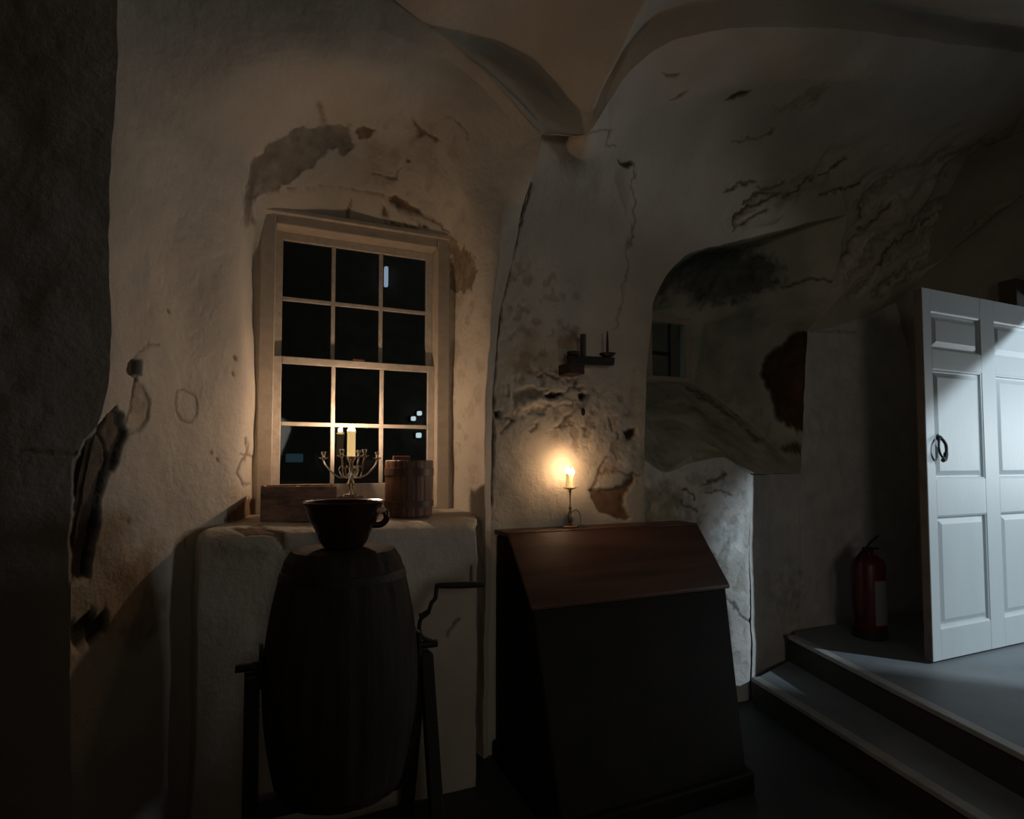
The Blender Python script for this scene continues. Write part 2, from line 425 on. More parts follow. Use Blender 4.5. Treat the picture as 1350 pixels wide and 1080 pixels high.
# broken corner, on both surfaces
CORN = [(96, 770), (98, 690), (99, 612), (112, 588), (130, 568), (140, 552), (152, 540), (162, 548), (164, 574), (160, 600), (148, 622), (138, 650), (131, 690), (128, 720), (125, 762), (118, 768)]
wear_shade('bay left', 'poly', CORN, (0.24, 0.22, 0.20), 0.018, rag=3)
wear_shade('bay left', 'line', [(152, 540), (143, 552), (138, 575), (146, 600), (140, 640), (128, 700), (122, 760)], (0.07, 0.06, 0.05), 0.01, 1.8, rag=3)
wear_shade('bay left', 'line', [(166, 572), (162, 590), (150, 624)], (0.13, 0.1, 0.08), 0.008, 2.4, rag=2)
wear_shade('bay left', 'poly', [(98, 824), (118, 812), (122, 806), (128, 812), (144, 808), (145, 828), (132, 842), (108, 852), (98, 846)], (0.14, 0.13, 0.11), 0.02, rag=3)
wear_shade('left', 'line', [(30, 596), (60, 602), (100, 600)], (0.6, 0.5, 0.4), 0.004, 1.5, rag=4)
# pier
wear_shade('pier', 'rough', [(660, 345), (720, 330), (775, 380), (772, 500), (740, 510), (672, 500), (656, 440)], (0.55, 0.42, 0.32), 0.006, 20)
wear_shade('pier', 'poly', [(748, 436), (760, 434), (762, 455), (750, 475), (742, 455)], (0.62, 0.46, 0.34), 0.002, rag=6, soft=6)
wear_shade('pier', 'rough', [(655, 480), (760, 470), (800, 520), (800, 640), (700, 560), (655, 570)], (0.42, 0.32, 0.25), 0.010, 26)
wear_shade('pier', 'rough', [(770, 520), (845, 480), (848, 640), (780, 640)], (0.6, 0.48, 0.38), 0.006, 22)
wear_shade('pier', 'rough', [(655, 300), (660, 700), (648, 700), (650, 440), (672, 300)], (0.3, 0.24, 0.2), 0.006, 30)
wear_shade('pier', 'line', [(700, 240), (684, 300), (676, 330), (662, 400), (654, 460), (652, 560), (650, 640), (644, 700)], (0.22, 0.17, 0.13), 0.008, 1.5, rag=2)
wear_shade('pier', 'poly', [(716, 521), (726, 516), (742, 518), (744, 522), (730, 525), (722, 526)], (0.06, 0.05, 0.04), 0.02, rag=2)
wear_shade('pier', 'poly', [(678, 516), (700, 508), (718, 512), (712, 522), (688, 526), (680, 524)], (0.52, 0.47, 0.42), 0.008, rag=3)
wear_shade('pier', 'poly', [(684, 530), (716, 524), (742, 524), (756, 530), (744, 540), (716, 536), (690, 538)], (1.18, 1.15, 1.1), -0.006, rag=3)
wear_shade('pier', 'poly', [(762, 520), (768, 517), (773, 522), (768, 528), (763, 526)], (0.05, 0.04, 0.03), 0.02, rag=1)
wear_shade('pier', 'poly', [(654, 542), (661, 541), (662, 550), (656, 552)], (0.05, 0.04, 0.03), 0.015, rag=1)
for a in ([(660, 570), (672, 562), (678, 555)], [(708, 498), (722, 492), (735, 500)], [(733, 566), (742, 556), (748, 550)], [(742, 552), (752, 545), (760, 538)], [(752, 556), (758, 564)], [(766, 563), (772, 565)],
          [(720, 534), (738, 538), (752, 536), (758, 526)], [(700, 570), (708, 560)], [(803, 550), (806, 558), (804, 566)], [(668, 552), (676, 556)], [(812, 570), (814, 576)],
          [(738, 498), (750, 502), (760, 496), (756, 510)], [(745, 520), (752, 510), (764, 512)]):
    wear_shade('pier', 'line', a, (0.28, 0.2, 0.15), 0.006, 1.2, rag=4)
wear_shade('pier', 'poly', [(824, 571), (832, 566), (838, 564), (838, 576), (832, 581), (826, 578)], (0.13, 0.09, 0.07), 0.015, rag=2)
wear_shade('pier', 'poly', [(779, 646), (792, 642), (808, 646), (822, 638), (836, 624), (834, 636), (824, 650), (822, 664), (832, 682), (826, 686), (806, 682), (790, 672), (780, 658)], (0.40, 0.27, 0.20), 0.012, rag=2.5)
wear_shade('pier', 'line', [(779, 648), (788, 632), (794, 616), (800, 604)], (0.34, 0.24, 0.18), 0.007, 1.3, rag=3)
wear_shade('pier', 'line', [(794, 624), (812, 618), (826, 628), (846, 624)], (0.40, 0.28, 0.21), 0.006, 1.2, rag=3)
wear_shade('pier', 'poly', [(817, 586), (846, 578), (849, 620), (838, 624), (818, 612)], (0.92, 0.96, 0.96), -0.002, rag=3)
# vault over the passage
wear_shade('pier vault', 'poly', [(814, 210), (822, 214), (832, 211), (834, 218), (826, 221), (819, 218)], (0.16, 0.11, 0.08), 0.012, rag=1.5)
wear_shade('pier vault', 'line', [(834, 218), (836, 250), (836, 290), (828, 330), (826, 360), (822, 400), (812, 430)], (0.5, 0.42, 0.36), 0.004, 1.0, rag=4)
wear_shade('pier vault', 'line', [(772, 174), (790, 168), (806, 172), (800, 190), (812, 194)], (0.45, 0.38, 0.32), 0.004, 1.1, rag=3)
wear_shade('pier vault', 'poly', [(872, 98), (882, 100), (896, 99), (892, 104), (880, 104)], (0.38, 0.33, 0.28), 0.006, rag=1)
wear_shade('pier vault', 'poly', [(882, 134), (894, 127), (906, 122), (898, 129)], (0.38, 0.33, 0.28), 0.006, rag=1)
wear_shade('pier vault', 'poly', [(957, 132), (968, 123), (984, 119), (994, 118), (988, 123), (970, 130)], (0.2, 0.15, 0.12), 0.008, rag=1.5)
wear_shade('vault', 'line', [(968, 188), (982, 186), (1000, 182), (1020, 170)], (0.5, 0.44, 0.38), 0.004, 1.5, rag=4)
wear_shade('vault', 'poly', [(1020, 140), (1034, 134), (1050, 130), (1070, 118), (1092, 106), (1078, 122), (1056, 134), (1044, 146), (1030, 144)], (0.62, 0.62, 0.46), 0.001, rag=9, soft=6, mixv=.8)
wear_shade('vault', 'streak', [(960, 340), (1100, 235), (950, 290), (990, 210), (1100, 180), (1240, 160), (1450, 150), (1480, 300), (1360, 280), (1190, 395), (1090, 400), (1120, 285), (1000, 315)], (0.78, 0.78, 0.76), 0.035, 0.045, mixv=.5)
for a in ([(968, 302), (972, 285), (990, 270), (1010, 262), (1030, 250)], [(975, 296), (996, 284), (1012, 276)], [(1002, 247), (1020, 246), (1034, 238)], [(1034, 258), (1048, 250), (1062, 240), (1076, 230)],
          [(1084, 232), (1100, 222), (1114, 214)], [(960, 250), (976, 242), (995, 238)], [(1085, 256), (1110, 252), (1124, 246), (1136, 240)], [(1130, 300), (1140, 288), (1136, 272)],
          [(985, 265), (1005, 252), (1020, 252)], [(1180, 270), (1160, 285), (1140, 300), (1120, 320), (1110, 345)], [(1240, 280), (1200, 300), (1165, 330), (1150, 360)], [(1350, 258), (1290, 270), (1250, 296)]):
    wear_shade('pier vault', 'line', a, (0.30, 0.27, 0.22), 0.010, 1.7, rag=3.5)
wear_shade('pier vault', 'rough', [(950, 300), (985, 235), (1080, 215), (1110, 250), (1020, 280), (960, 320)], (0.55, 0.50, 0.40), 0.008, 16)
for a in ([(1112, 372), (1150, 322), (1200, 280), (1280, 250), (1360, 232)], [(1120, 392), (1162, 350), (1215, 310), (1250, 285)], [(1100, 340), (1130, 300), (1180, 262), (1250, 225)], [(1150, 390), (1180, 362), (1222, 330)],
          [(1130, 270), (1180, 232), (1240, 205), (1330, 190)], [(1180, 380), (1215, 352), (1262, 312), (1320, 278)]):
    wear_shade('vault', 'line', a, (0.66, 0.65, 0.62), 0.012, 3.0, rag=7, soft=4)  # ripple hollows in relief, with their shade put into the colour
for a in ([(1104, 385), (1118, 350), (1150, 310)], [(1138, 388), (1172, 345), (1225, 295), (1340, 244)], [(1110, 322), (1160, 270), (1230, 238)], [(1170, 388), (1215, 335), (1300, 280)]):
    wear_shade('vault', 'line', a, (1.18, 1.2, 1.22), -0.012, 3.5, rag=7, soft=5)  # ripple ridges in relief, with the cool light painted on them
# alcove
wear_shade('alcove', 'poly', [(862, 395), (868, 362), (900, 334), (960, 326), (1005, 330), (1030, 352), (1024, 378), (980, 392), (950, 402), (910, 398), (905, 380)], (0.35, 0.38, 0.38), 0.004, rag=8, soft=8)
wear_shade('alcove', 'line', [(1028, 380), (1048, 374), (1072, 368), (1096, 370)], (0.3, 0.25, 0.2), 0.006, 1.6, rag=2)
wear_shade('alcove', 'poly', [(1004, 492), (1010, 470), (1026, 458), (1042, 444), (1056, 438), (1070, 440), (1062, 480), (1060, 568), (1048, 562), (1034, 560), (1024, 548), (1018, 518), (1008, 508)], (0.20, 0.115, 0.085), 0.02, rag=2.5)
wear_shade('alcove', 'line', [(1004, 492), (1010, 470), (1026, 458), (1042, 444), (1058, 438)], (0.16, 0.1, 0.08), 0.012, 2.0, rag=2.5)
wear_shade('alcove', 'line', [(1004, 492), (1008, 508), (1018, 518), (1024, 548), (1034, 560), (1058, 566)], (0.16, 0.1, 0.08), 0.012, 2.4, rag=2.5)
wear_shade('alcove', 'poly', [(1026, 590), (1040, 586), (1056, 588), (1054, 598), (1034, 598)], (0.35, 0.26, 0.18), 0.006, rag=3)
wear_shade('alcove', 'rough', [(850, 510), (1000, 520), (1050, 620), (850, 620)], (0.62, 0.58, 0.46), 0.010, 9)
wear_shade('alcove', 'line', [(905, 510), (940, 530), (975, 556), (1000, 580), (1008, 578)], (0.45, 0.4, 0.3), 0.006, 2, rag=4)
# low wall
wear_shade('low', 'poly', [(845, 640), (896, 634), (898, 692), (845, 700)], (0.62, 0.60, 0.50), 0.004, rag=6, soft=6)
wear_shade('low', 'poly', [(936, 700), (982, 692), (986, 730), (955, 740), (938, 726)], (1.18, 1.24, 1.30), -0.002, rag=6, soft=4)
wear_shade('low', 'rough', [(890, 615), (992, 615), (996, 900), (880, 800)], (0.45, 0.43, 0.38), 0.008, 15)
for a in ([(900, 646), (914, 652), (918, 660)], [(898, 662), (912, 668), (920, 674)], [(934, 650), (950, 650), (966, 652)], [(960, 790), (976, 808), (986, 820)], [(944, 735), (946, 744), (940, 740)], [(930, 640), (944, 636), (958, 628)]):
    wear_shade('low', 'line', a, (0.25, 0.23, 0.2), 0.008, 1.6, rag=4)
# side wall beyond the low wall
wear_shade('side', 'poly', [(1000, 760), (1030, 740), (1060, 760), (1050, 830), (1010, 820)], (0.85, 0.84, 0.80), 0.0, rag=12, soft=12)
wear_shade('side', 'line', [(1062, 438), (1090, 437), (1130, 438)], (0.6, 0.56, 0.5), 0.004, 1.2, rag=2)
# masonry ledge under the window
wear_shade('ledge', 'poly', [(312, 704), (328, 697), (352, 698), (378, 702), (382, 718), (376, 728), (368, 714), (346, 708), (322, 712)], (0.42, 0.33, 0.26), 0.006, rag=3)
wear_shade('ledge', 'rough', [(275, 690), (400, 690), (400, 760), (275, 740)], (0.6, 0.5, 0.42), 0.005, 18)
wear_shade('ledge', 'line', [(622, 745), (623, 768)], (0.25, 0.2, 0.16), 0.005, 1.6, rag=1)
wear_shade('ledge', 'line', [(592, 835), (600, 822), (606, 815)], (0.3, 0.25, 0.2), 0.004, 1.6, rag=3)

# ================================================================== ROOM SHELL
YP = 2.72      # face of the pier
YB = 3.02      # plane of the sash window
def ringpts(L): 
    out = []
    for p in L:
        if len(p) == 4 and p[3] == 'z': out.append(Wz(p[0], p[1], p[2]))
        else: out.append(W(p[0], p[1], Y=p[2]))
    return out
# -- the window bay: rings from the window casing out to the vault edge
R0 = [(346, YB, -.03, 'z'), (345, 660, YB), (347, 560, YB), (350, 460, YB), (353, 370, YB), (357, 288, YB), (400, 293, YB), (470, 301, YB), (540, 310, YB), (589, 316, YB), (588, 380, YB), (587, 460, YB), (585, 560, YB), (584, 660, YB), (580, YB, -.03, 'z')]
R1 = [(336, YB, -.03, 'z'), (333, 660, YB), (333, 560, YB), (333, 460, YB), (334, 350, YB), (340, 268, 2.96), (385, 249, 2.93), (450, 248, 2.92), (520, 262, 2.93), (594, 306, 2.97), (598, 380, YB), (598, 460, YB), (597, 560, YB), (596, 660, YB), (592, YB, -.03, 'z')]
R2 = [(318, 2.80, -.03, 'z'), (318, 665, 2.80), (320, 560, 2.80), (321, 460, 2.80), (320, 330, 2.80), (330, 228, 2.78), (378, 180, 2.76), (450, 163, 2.76), (540, 186, 2.76), (612, 262, 2.76), (628, 350, 2.78), (630, 450, 2.78), (632, 560, 2.78), (633, 670, 2.78), (630, 2.78, -.03, 'z')]
R3 = [(225, 2.52, -.03, 'z'), (228, 680, 2.52), (232, 560, 2.52), (232, 450, 2.52), (232, 310, 2.50), (245, 175, 2.48), (320, 100, 2.46), (440, 78, 2.46), (560, 98, 2.52), (660, 215, 2.62), (660, 320, 2.68), (648, 430, 2.70), (642, 560, 2.70), (642, 690, 2.70), (640, 2.70, -.03, 'z')]
R4 = [(92, 2.2, -.03, 'z'), (98, 780, 2.2), (120, 600, 2.2), (143, 480, 2.2), (147, 300, 2.2), (150, 120, 2.2), (160, -80, 2.2), (400, -90, 2.3), (568, 38, 2.42), (715, 176, 2.46), (683, 300, YP-.04), (655, 450, YP-.02), (651, 560, YP-.01), (649, 690, YP-.01), (645, YP-.01, -.03, 'z')]
ctrl = np.array([ringpts(r) for r in (R0, R1, R2, R3, R4)])
segs = [lin(ctrl[0:2], 10)]
outer = mono(ctrl[1:], 230)
Gb = np.concatenate([lin(ctrl[0:2], 10)[:-1], outer], 0)
Gb = np.transpose(mono(np.transpose(Gb, (1, 0, 2)), 620), (1, 0, 2))
surf_obj('wall_front', [Gb], 'bay', M_plaster)

# -- left wall: the dark rib face that ends in the broken corner
def edge_left(k):
    return [Wz(92, 2.2, -.03), W(98, 780, Y=2.2), W(120, 600, Y=2.2), W(143, 480, Y=2.2), W(147, 300, Y=2.2), W(150, 120, Y=2.2), W(160, -80, Y=2.2), W(160, -260, Y=2.2)][k]
Lc = []
for k in range(8):
    e = edge_left(k)
    Lc.append([e, e+np.array([-.12, .0, 0]), e+np.array([-.45, .02, 0]), e+np.array([-1.5, .1, 0])])
Lc = np.array(Lc)
Gl = np.transpose(mono(np.transpose(mono(Lc, 330), (1, 0, 2)), 150), (1, 0, 2))
surf_obj('wall_left', [Gl], 'left', M_plaster)

# -- pier and vault
TOPC = [W(715, 176, Y=2.56), W(742, 177, Y=2.56), W(772, 174, Y=2.415), W(786, 156, Y=2.36), W(800, 134, Y=2.34)]
def pcol(u, top, us=None):
    vs = [None, 800, 700, 600, 500, 400, 320, 240]
    us = us or [u]*8
    Ys = [YP]*6+[YP-.01, YP-.05]
    L = [Wz(us[0], YP, -.03)]+[W(us[i], vs[i], Y=Ys[i]) for i in range(1, 8)]
    return L+[top]
PC = [pcol(0, TOPC[0], [645, 647, 649, 650, 653, 663, 678, 698]),
      pcol(0, TOPC[1], [690, 692, 694, 695, 698, 704, 712, 728]),
      pcol(0, TOPC[2], [742, 744, 745, 746, 748, 752, 756, 764]),
      pcol(0, TOPC[3], [795, 797, 798, 799, 801, 806, 800, 792]),
      pcol(0, TOPC[4], [850, 850, 849, 850, 852, 861, 835, 812])]
PC = np.array(PC)                         # (cols, rows, 3)
Gp = mono(np.transpose(mono(np.transpose(PC, (1, 0, 2)), 420), (1, 0, 2)), 120)
# vault: row 0 follows the opening of the alcove and the wall beside it, last row is the edge against the ceiling
XR = 4.62
YS = 2.86
V0 = [W(861, 400, Y=YP), W(880, 362, Y=YP), W(906, 336, Y=YP), W(960, 321, Y=YP), W(1030, 303, Y=YP), W(1120, 283, Y=YP), W(1108, 335, Y=2.80), W(1092, 388, Y=YS), W(1064, 438, Y=YS), W(1110, 428, Y=YS), W(1150, 414, Y=YS), W(1183, 398, X=XR)]
V3 = [W(800, 134, Y=2.34), W(822, 102, Y=2.25), W(850, 76, Y=2.18), W(885, 56, Y=2.1), W(930, 43, Y=2.02), W(990, 36, Y=1.95), W(1050, 36, Y=1.92), W(1120, 40, Y=1.90), W(1200, 49, Y=1.90), W(1290, 62, Y=1.90), W(1380, 76, Y=1.90), W(1490, 95, X=XR)]
V1 = [W(835, 320, Y=YP-.01), W(850, 285, Y=2.70), W(876, 256, Y=2.69), W(930, 238, Y=2.68), W(1005, 220, Y=2.66), W(1090, 205, Y=2.64), W(1140, 235, Y=2.66), W(1170, 270, Y=2.70), W(1190, 295, Y=2.70), W(1215, 305, Y=2.70), W(1235, 318, Y=2.68), W(1262, 326, X=XR)]
V2 = [W(812, 240, Y=YP-.05), W(830, 190, Y=2.56), W(860, 158, Y=2.50), W(905, 138, Y=2.44), W(965, 125, Y=2.38), W(1040, 118, Y=2.33), W(1090, 130, Y=2.33), W(1150, 150, Y=2.34), W(1210, 170, Y=2.36), W(1260, 190, Y=2.38), W(1310, 220, Y=2.36), W(1372, 236, X=XR)]
Vc = np.array([V0, V1, V2, V3])
Gv = np.transpose(mono(np.transpose(mono(Vc, 240), (1, 0, 2)), 420), (1, 0, 2))
surf_obj('wall_pier', [Gp], 'pier', M_plaster)
surf_obj('wall_vault', [Gv], 'vault', M_plaster)

# -- alcove that climbs to the small window
A0 = [W(850, 606, Y=YP), W(852, 500, Y=YP), W(861, 400, Y=YP), W(880, 362, Y=YP), W(906, 336, Y=YP), W(960, 321, Y=YP), W(1030, 303, Y=YP), W(1120, 283, Y=YP), W(1108, 335, Y=2.80), W(1092, 388, Y=YS), W(1064, 438, Y=YS), W(1064, 438, Y=YS), W(1059, 520, Y=YS), W(1055, 624, Y=YS)]
YA = 3.75
A2 = [W(838, 505, Y=YA), W(838, 470, Y=YA), W(838, 440, Y=YA), W(840, 424, Y=YA), W(850, 414, Y=YA), W(868, 408, Y=YA), W(890, 407, Y=YA), W(912, 410, Y=YA), W(922, 416, Y=YA), W(925, 428, Y=YA), W(925, 428, Y=YA), W(924, 450, Y=YA), W(920, 480, Y=YA), W(914, 506, Y=YA)]
A1 = [a*0.45+b*0.55 for a, b in zip(A0, A2)]
for i in (5, 6, 7, 8): A1[i] = A1[i]+np.array([0, 0, .17])
for i in (4, 9): A1[i] = A1[i]+np.array([0, 0, .06])
Ac = np.array([A0, A1, A2])
Ga = np.transpose(mono(np.transpose(mono(Ac, 150), (1, 0, 2)), 330), (1, 0, 2))
S0 = [W(850, 606, Y=YP-.005), W(880, 622, Y=YP), W(915, 608, Y=YP), W(950, 604, Y=YP), W(988, 626, Y=YP+.02), W(1055, 624, Y=YS)]
S2 = [W(838, 503, Y=YA), W(855, 504, Y=YA), W(870, 504, Y=YA), W(885, 504, Y=YA), W(900, 505, Y=YA), W(914, 506, Y=YA)]
S1 = [a*0.5+b*0.5+np.array([0, 0, .05]) for a, b in zip(S0, S2)]
Gs = np.transpose(mono(np.transpose(mono(np.array([S0, S1, S2]), 100), (1, 0, 2)), 150), (1, 0, 2))
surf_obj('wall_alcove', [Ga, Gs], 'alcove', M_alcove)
# end wall of the alcove around the little window
def strip(pa, pb, n1=40, n2=40):
    return np.transpose(mono(np.transpose(lin(np.array([pa, pb]), n1), (1, 0, 2)), n2), (1, 0, 2))
E = YA-.002
wl, wr, wt, wb = 853, 909, 419, 500
e1 = strip([W(wl, wt, Y=E), W(wr, wt, Y=E)], [W(836, 400, Y=E), W(932, 400, Y=E)], 10, 20)
e2 = strip([W(wr, wt, Y=E), W(wr, wb, Y=E)], [W(932, 400, Y=E), W(932, 512, Y=E)], 10, 20)
e3 = strip([W(wl, wt, Y=E), W(wl, wb, Y=E)], [W(832, 400, Y=E), W(832, 512, Y=E)], 10, 20)
e4 = strip([W(wl, wb, Y=E), W(wr, wb, Y=E)], [W(832, 512, Y=E), W(932, 512, Y=E)], 10, 20)
surf_obj('wall_alcove_end', [e1, e2, e3, e4], 'none', M_alcove)

# -- low wall below the alcove, with a rounded end
ztop = [W(850, 606, Y=YP-.005), W(880, 622, Y=YP), W(915, 608, Y=YP), W(950, 604, Y=YP), W(982, 622, Y=YP+.0), W(990, 628, Y=YP+.03)]
ubot = [846, 880, 915, 950, 984, 989]
lw = []
for k, (u0, tp) in enumerate(zip(ubot, ztop)):
    Yk = YP+(.03 if k == 5 else 0)
    uu, vv = proj(tp)
    lw.append([Wz(u0, Yk, -.03), W(u0, 860, Y=Yk), W(u0, 760, Y=Yk), W((u0+uu)/2, 680, Y=Yk), tp-np.array([0, .0, .02]), tp])
lw = np.array(lw)
Gw = np.transpose(mono(mono(lw, 170).transpose(1, 0, 2), 320), (0, 1, 2))
surf_obj('wall_low', [Gw], 'low', M_white)
# -- side wall beyond it (steps back, then runs to the door wall)
P3 = []
for (u, Yv, tp) in ((989.5, YP+.03, W(990, 628, Y=YP+.03)), (1022, YS-.02, W(1022, 626, Y=YS-.02)), (1055, YS, W(1055, 624, Y=YS))):
    P3.append([Wz(u+2, Yv, -.03), W(u+1, 800, Y=Yv), W(u, 700, Y=Yv), tp])
P3 = np.array(P3)
G3 = mono(mono(P3, 60).transpose(1, 0, 2), 180)
P4 = []
for (u, ut, vt) in ((1056, 1064, 438), (1110, 1110, 428), (1150, 1150, 414)):
    P4.append([Wz(u, YS, -.03), W(u, 800, Y=YS), W(u-1, 624, Y=YS), W(ut-5 if u == 1056 else ut, 520, Y=YS), W(ut, vt, Y=YS)])
P4.append([np.array([XR, YS, -.03]), np.array([XR, YS, .7]), np.array([XR, YS, 1.4]), np.array([XR, YS, 2.0]), W(1183, 398, X=XR)])
G4 = mono(mono(np.array(P4), 110).transpose(1, 0, 2), 260)
surf_obj('wall_side', [G3, G4], 'side', M_white)

# -- rib face over the pier (the dark wedge) and its underside
c1 = np.array([W(568, 38, Y=2.42), W(604, 66, Y=2.43), W(642, 99, Y=2.44), W(680, 138, Y=2.45), W(715, 176, Y=2.46)])
c2 = np.array([W(569, 37.5, Y=2.425), W(628, 68, Y=2.47), W(680, 97, Y=2.49), W(728, 132, Y=2.47), W(772, 174, Y=2.41)])
Gr = np.transpose(mono(np.transpose(lin(np.array([c1, c2]), 30), (1, 0, 2)), 90), (1, 0, 2))
und = strip([W(715, 176, Y=2.46), W(742, 176, Y=2.43), W(772, 174, Y=2.41)], [W(715, 176, Y=2.56), W(742, 177, Y=2.56), W(772, 174, Y=2.415)], 8, 20)
surf_obj('wall_rib', [Gr, und], 'none', M_plaster)

# -- main ceiling
far = [W(160, -80, Y=2.2), W(400, -90, Y=2.3), W(569, 37.5, Y=2.425), W(628, 68, Y=2.47), W(680, 97, Y=2.49), W(728, 132, Y=2.47), W(772, 174, Y=2.41), W(786, 156, Y=2.37), W(800, 134, Y=2.34)]+V3[1:]
far = np.array(far)
lip = far+np.array([[0, -.035, .13 if k_ > 6 else (.08 if k_ == 6 else .02)] for k_ in range(len(far))]); mid = far*1.0; mid[:, 1] -= 0.5; mid[:, 2] = mid[:, 2]*0.35+0.65*3.50+0.02
mid2 = far*1.0; mid2[:, 1] = 0.6; mid2[:, 2] = 3.62
mid3 = far*1.0; mid3[:, 1] = -2.5; mid3[:, 2] = 3.45
left_add = lambda R_, k: np.concatenate([[R_[0]+np.array([-1.6, -.3 if k == 0 else 0, 0])], R_], 0)
Cc = np.array([left_add(r, k) for k, r in enumerate((far, lip, mid, mid2, mid3))])
Gc = np.transpose(mono(np.transpose(mono(Cc, 160), (1, 0, 2)), 260), (1, 0, 2))
surf_obj('ceiling', [Gc], 'ceil', M_plaster)

# -- ledge of masonry below the window
zL = 1.165
def ledge_col(u0, ub, dz=0):
    p = Wz(u0, 2.50, zL-.06)
    X0 = p[0]
    b = Wz(ub, YB-.02, zL)
    return [b+np.array([0, 0, dz+.01]), np.array([X0*.45+b[0]*.55, 2.78, zL+dz]), np.array([X0*.85+b[0]*.15, 2.58, zL+dz-.002]), np.array([X0, 2.525, zL-.02+dz]), np.array([X0, 2.50, zL-.06]),
            np.array([X0, 2.495, .8]), np.array([X0, 2.49, .4]), np.array([X0, 2.49, -.03])]
LC = [ledge_col(266, 318, -.005), ledge_col(275, 330), ledge_col(340, 380, .0), ledge_col(450, 460), ledge_col(560, 570), ledge_col(617, 596), ledge_col(628, 628, -.01)]
e = LC[-1]; LC.append([q+np.array([.012, .02 if i > 3 else 0, -.01 if i < 4 else 0]) for i, q in enumerate(e)])
LC.append([np.array([e[4][0]+.02, max(q[1], 2.72), q[2]]) for q in e])
LC.insert(0, [q+np.array([-.03, .09, -.02]) for q in LC[0]])
Gd = np.transpose(mono(mono(np.array(LC), 260).transpose(1, 0, 2), 240), (0, 1, 2))
surf_obj('wall_ledge', [Gd], 'ledge', M_plaster)

# -- door wall on the right with its opening
bm = B()
box(bm, XR, XR+.07, 2.0865, 2.95, 0, 3.6)
box(bm, XR, XR+.07, .22, 2.09, 2.47, 3.6)
box(bm, XR, XR+.07, -2.6, .22, 0, 3.6)
obj('wall_right', bm, mat('door_wall_plaster', (0.42, 0.39, 0.33), .9, var=.2, vscale=3, bump=.2, bscale=25), kind='structure')
bm = B(); box(bm, XR-.16, XR-.001, 2.10, 2.20, .34, 2.60, .006); box(bm, XR-.03, XR-.001, .15, 2.10, 2.48, 2.56, .006)
obj('trim_1', bm, mat('door_casing_wood', (0.09, 0.075, 0.06), .6, var=.3, vscale=8), kind='structure')
# -- floor
bm = B(); box(bm, -2.6, 7, -2.8, 4.2, -.10, 0.0)
obj('floor', bm, M_floor, kind='structure')
bm = B(); box(bm, XR+.001, 7, .23, 2.08, .001, .33)
obj('floor_passage', bm, M_step, kind='structure')

# ================================================================== STEPS
def line_ext(p, q, t0, t1):
    d = q-p; return p+d*t0, p+d*t1
ZS1, ZS2 = .165, .33
a1, b1 = W(990, 893, Z=ZS1), W(1290, 1080, Z=ZS1)
a2, b2 = W(1078, 858, Z=ZS2), W(1350, 997, Z=ZS2)
def step(name, a, b, z0, z1, label, t0, t1):
    p, q = line_ext(a, b, t0, t1)
    d = (b-a); d[2] = 0; d /= np.linalg.norm(d); n = np.array([-d[1], d[0], 0])
    if n[0] < 0: n = -n
    t = thing(name, (p[0], p[1], z0), label, 'step')
    o = np.array([p[0], p[1], z0])
    w_ = .055
    P = [p+n*w_, q+n*w_, np.array([XR-.035, q[1]+n[1]*w_, 0]), np.array([XR-.035, YS-.06, 0])]
    P[0] = P[0]+d*0.0; P.append(np.array([3.25, YS-.06, 0]))
    bm = B(); prism(bm, [(x[0]-o[0], x[1]-o[1]) for x in P], 0.0, z1-z0)
    obj('tread', bm, M_step, t)
    bm = B(); hexa(bm, [x-o for x in [p+n*.012, q+n*.012, q+n*w_, p+n*w_]] and [np.array([x[0]-o[0], x[1]-o[1], zz]) for zz in (0, z1-z0-.02) for x in (p+n*.012, q+n*.012, q+n*w_, p+n*w_)])
    obj('riser', bm, M_riser, t)
    bm = B(); hexa(bm, [np.array([x[0]-o[0], x[1]-o[1], zz]) for zz in (z1-z0-.022, z1-z0+.002) for x in (p, q, q+n*w_, p+n*w_)], .003)
    no = obj('nosing', bm, M_nose, t); no['label'] = 'pale worn nosing along the edge'
    return t
step('stone_step', a1, b1, 0.0, ZS1, 'lower grey step with a pale nosing starting at the white low wall', 0.0, 2.2)
step('stone_step', a2, b2, ZS1+.001, ZS2, 'upper grey step with a pale nosing below the open white door', -.25, 2.0)

# ================================================================== SASH WINDOW
def Xat(u, v, Y): return W(u, v, Y=Y)[0]
win = empty('window_1', (0, 0, 0)); win['kind'] = 'structure'
X0, X1 = Xat(345, 460, YB), Xat(588, 460, YB)
zt, zb = W(470, 301, Y=YB)[2], 1.17
cw = .055
yb = YB-.02
bm = B()
box(bm, X0-.015, X0+cw, yb, YB+.12, zb-.05, zt+.02, .006)
box(bm, X1-cw, X1+.015, yb, YB+.12, zb-.05, zt+.02, .006)
box(bm, X0+cw, X1-cw, yb+.002, YB+.12, zt-.045, zt+.02, .006)
box(bm, X0+cw, X1-cw, yb-.01, YB+.14, zb-.05, zb+.02, .006)
box(bm, X0-.025, X1+.025, yb-.018, yb+.02, zt+.005, zt+.03, .006)
obj('window_frame', bm, M_frame, win)
xi0, xi1 = X0+cw, X1-cw
zm = W(462, 480, Y=YB+.04)[2]
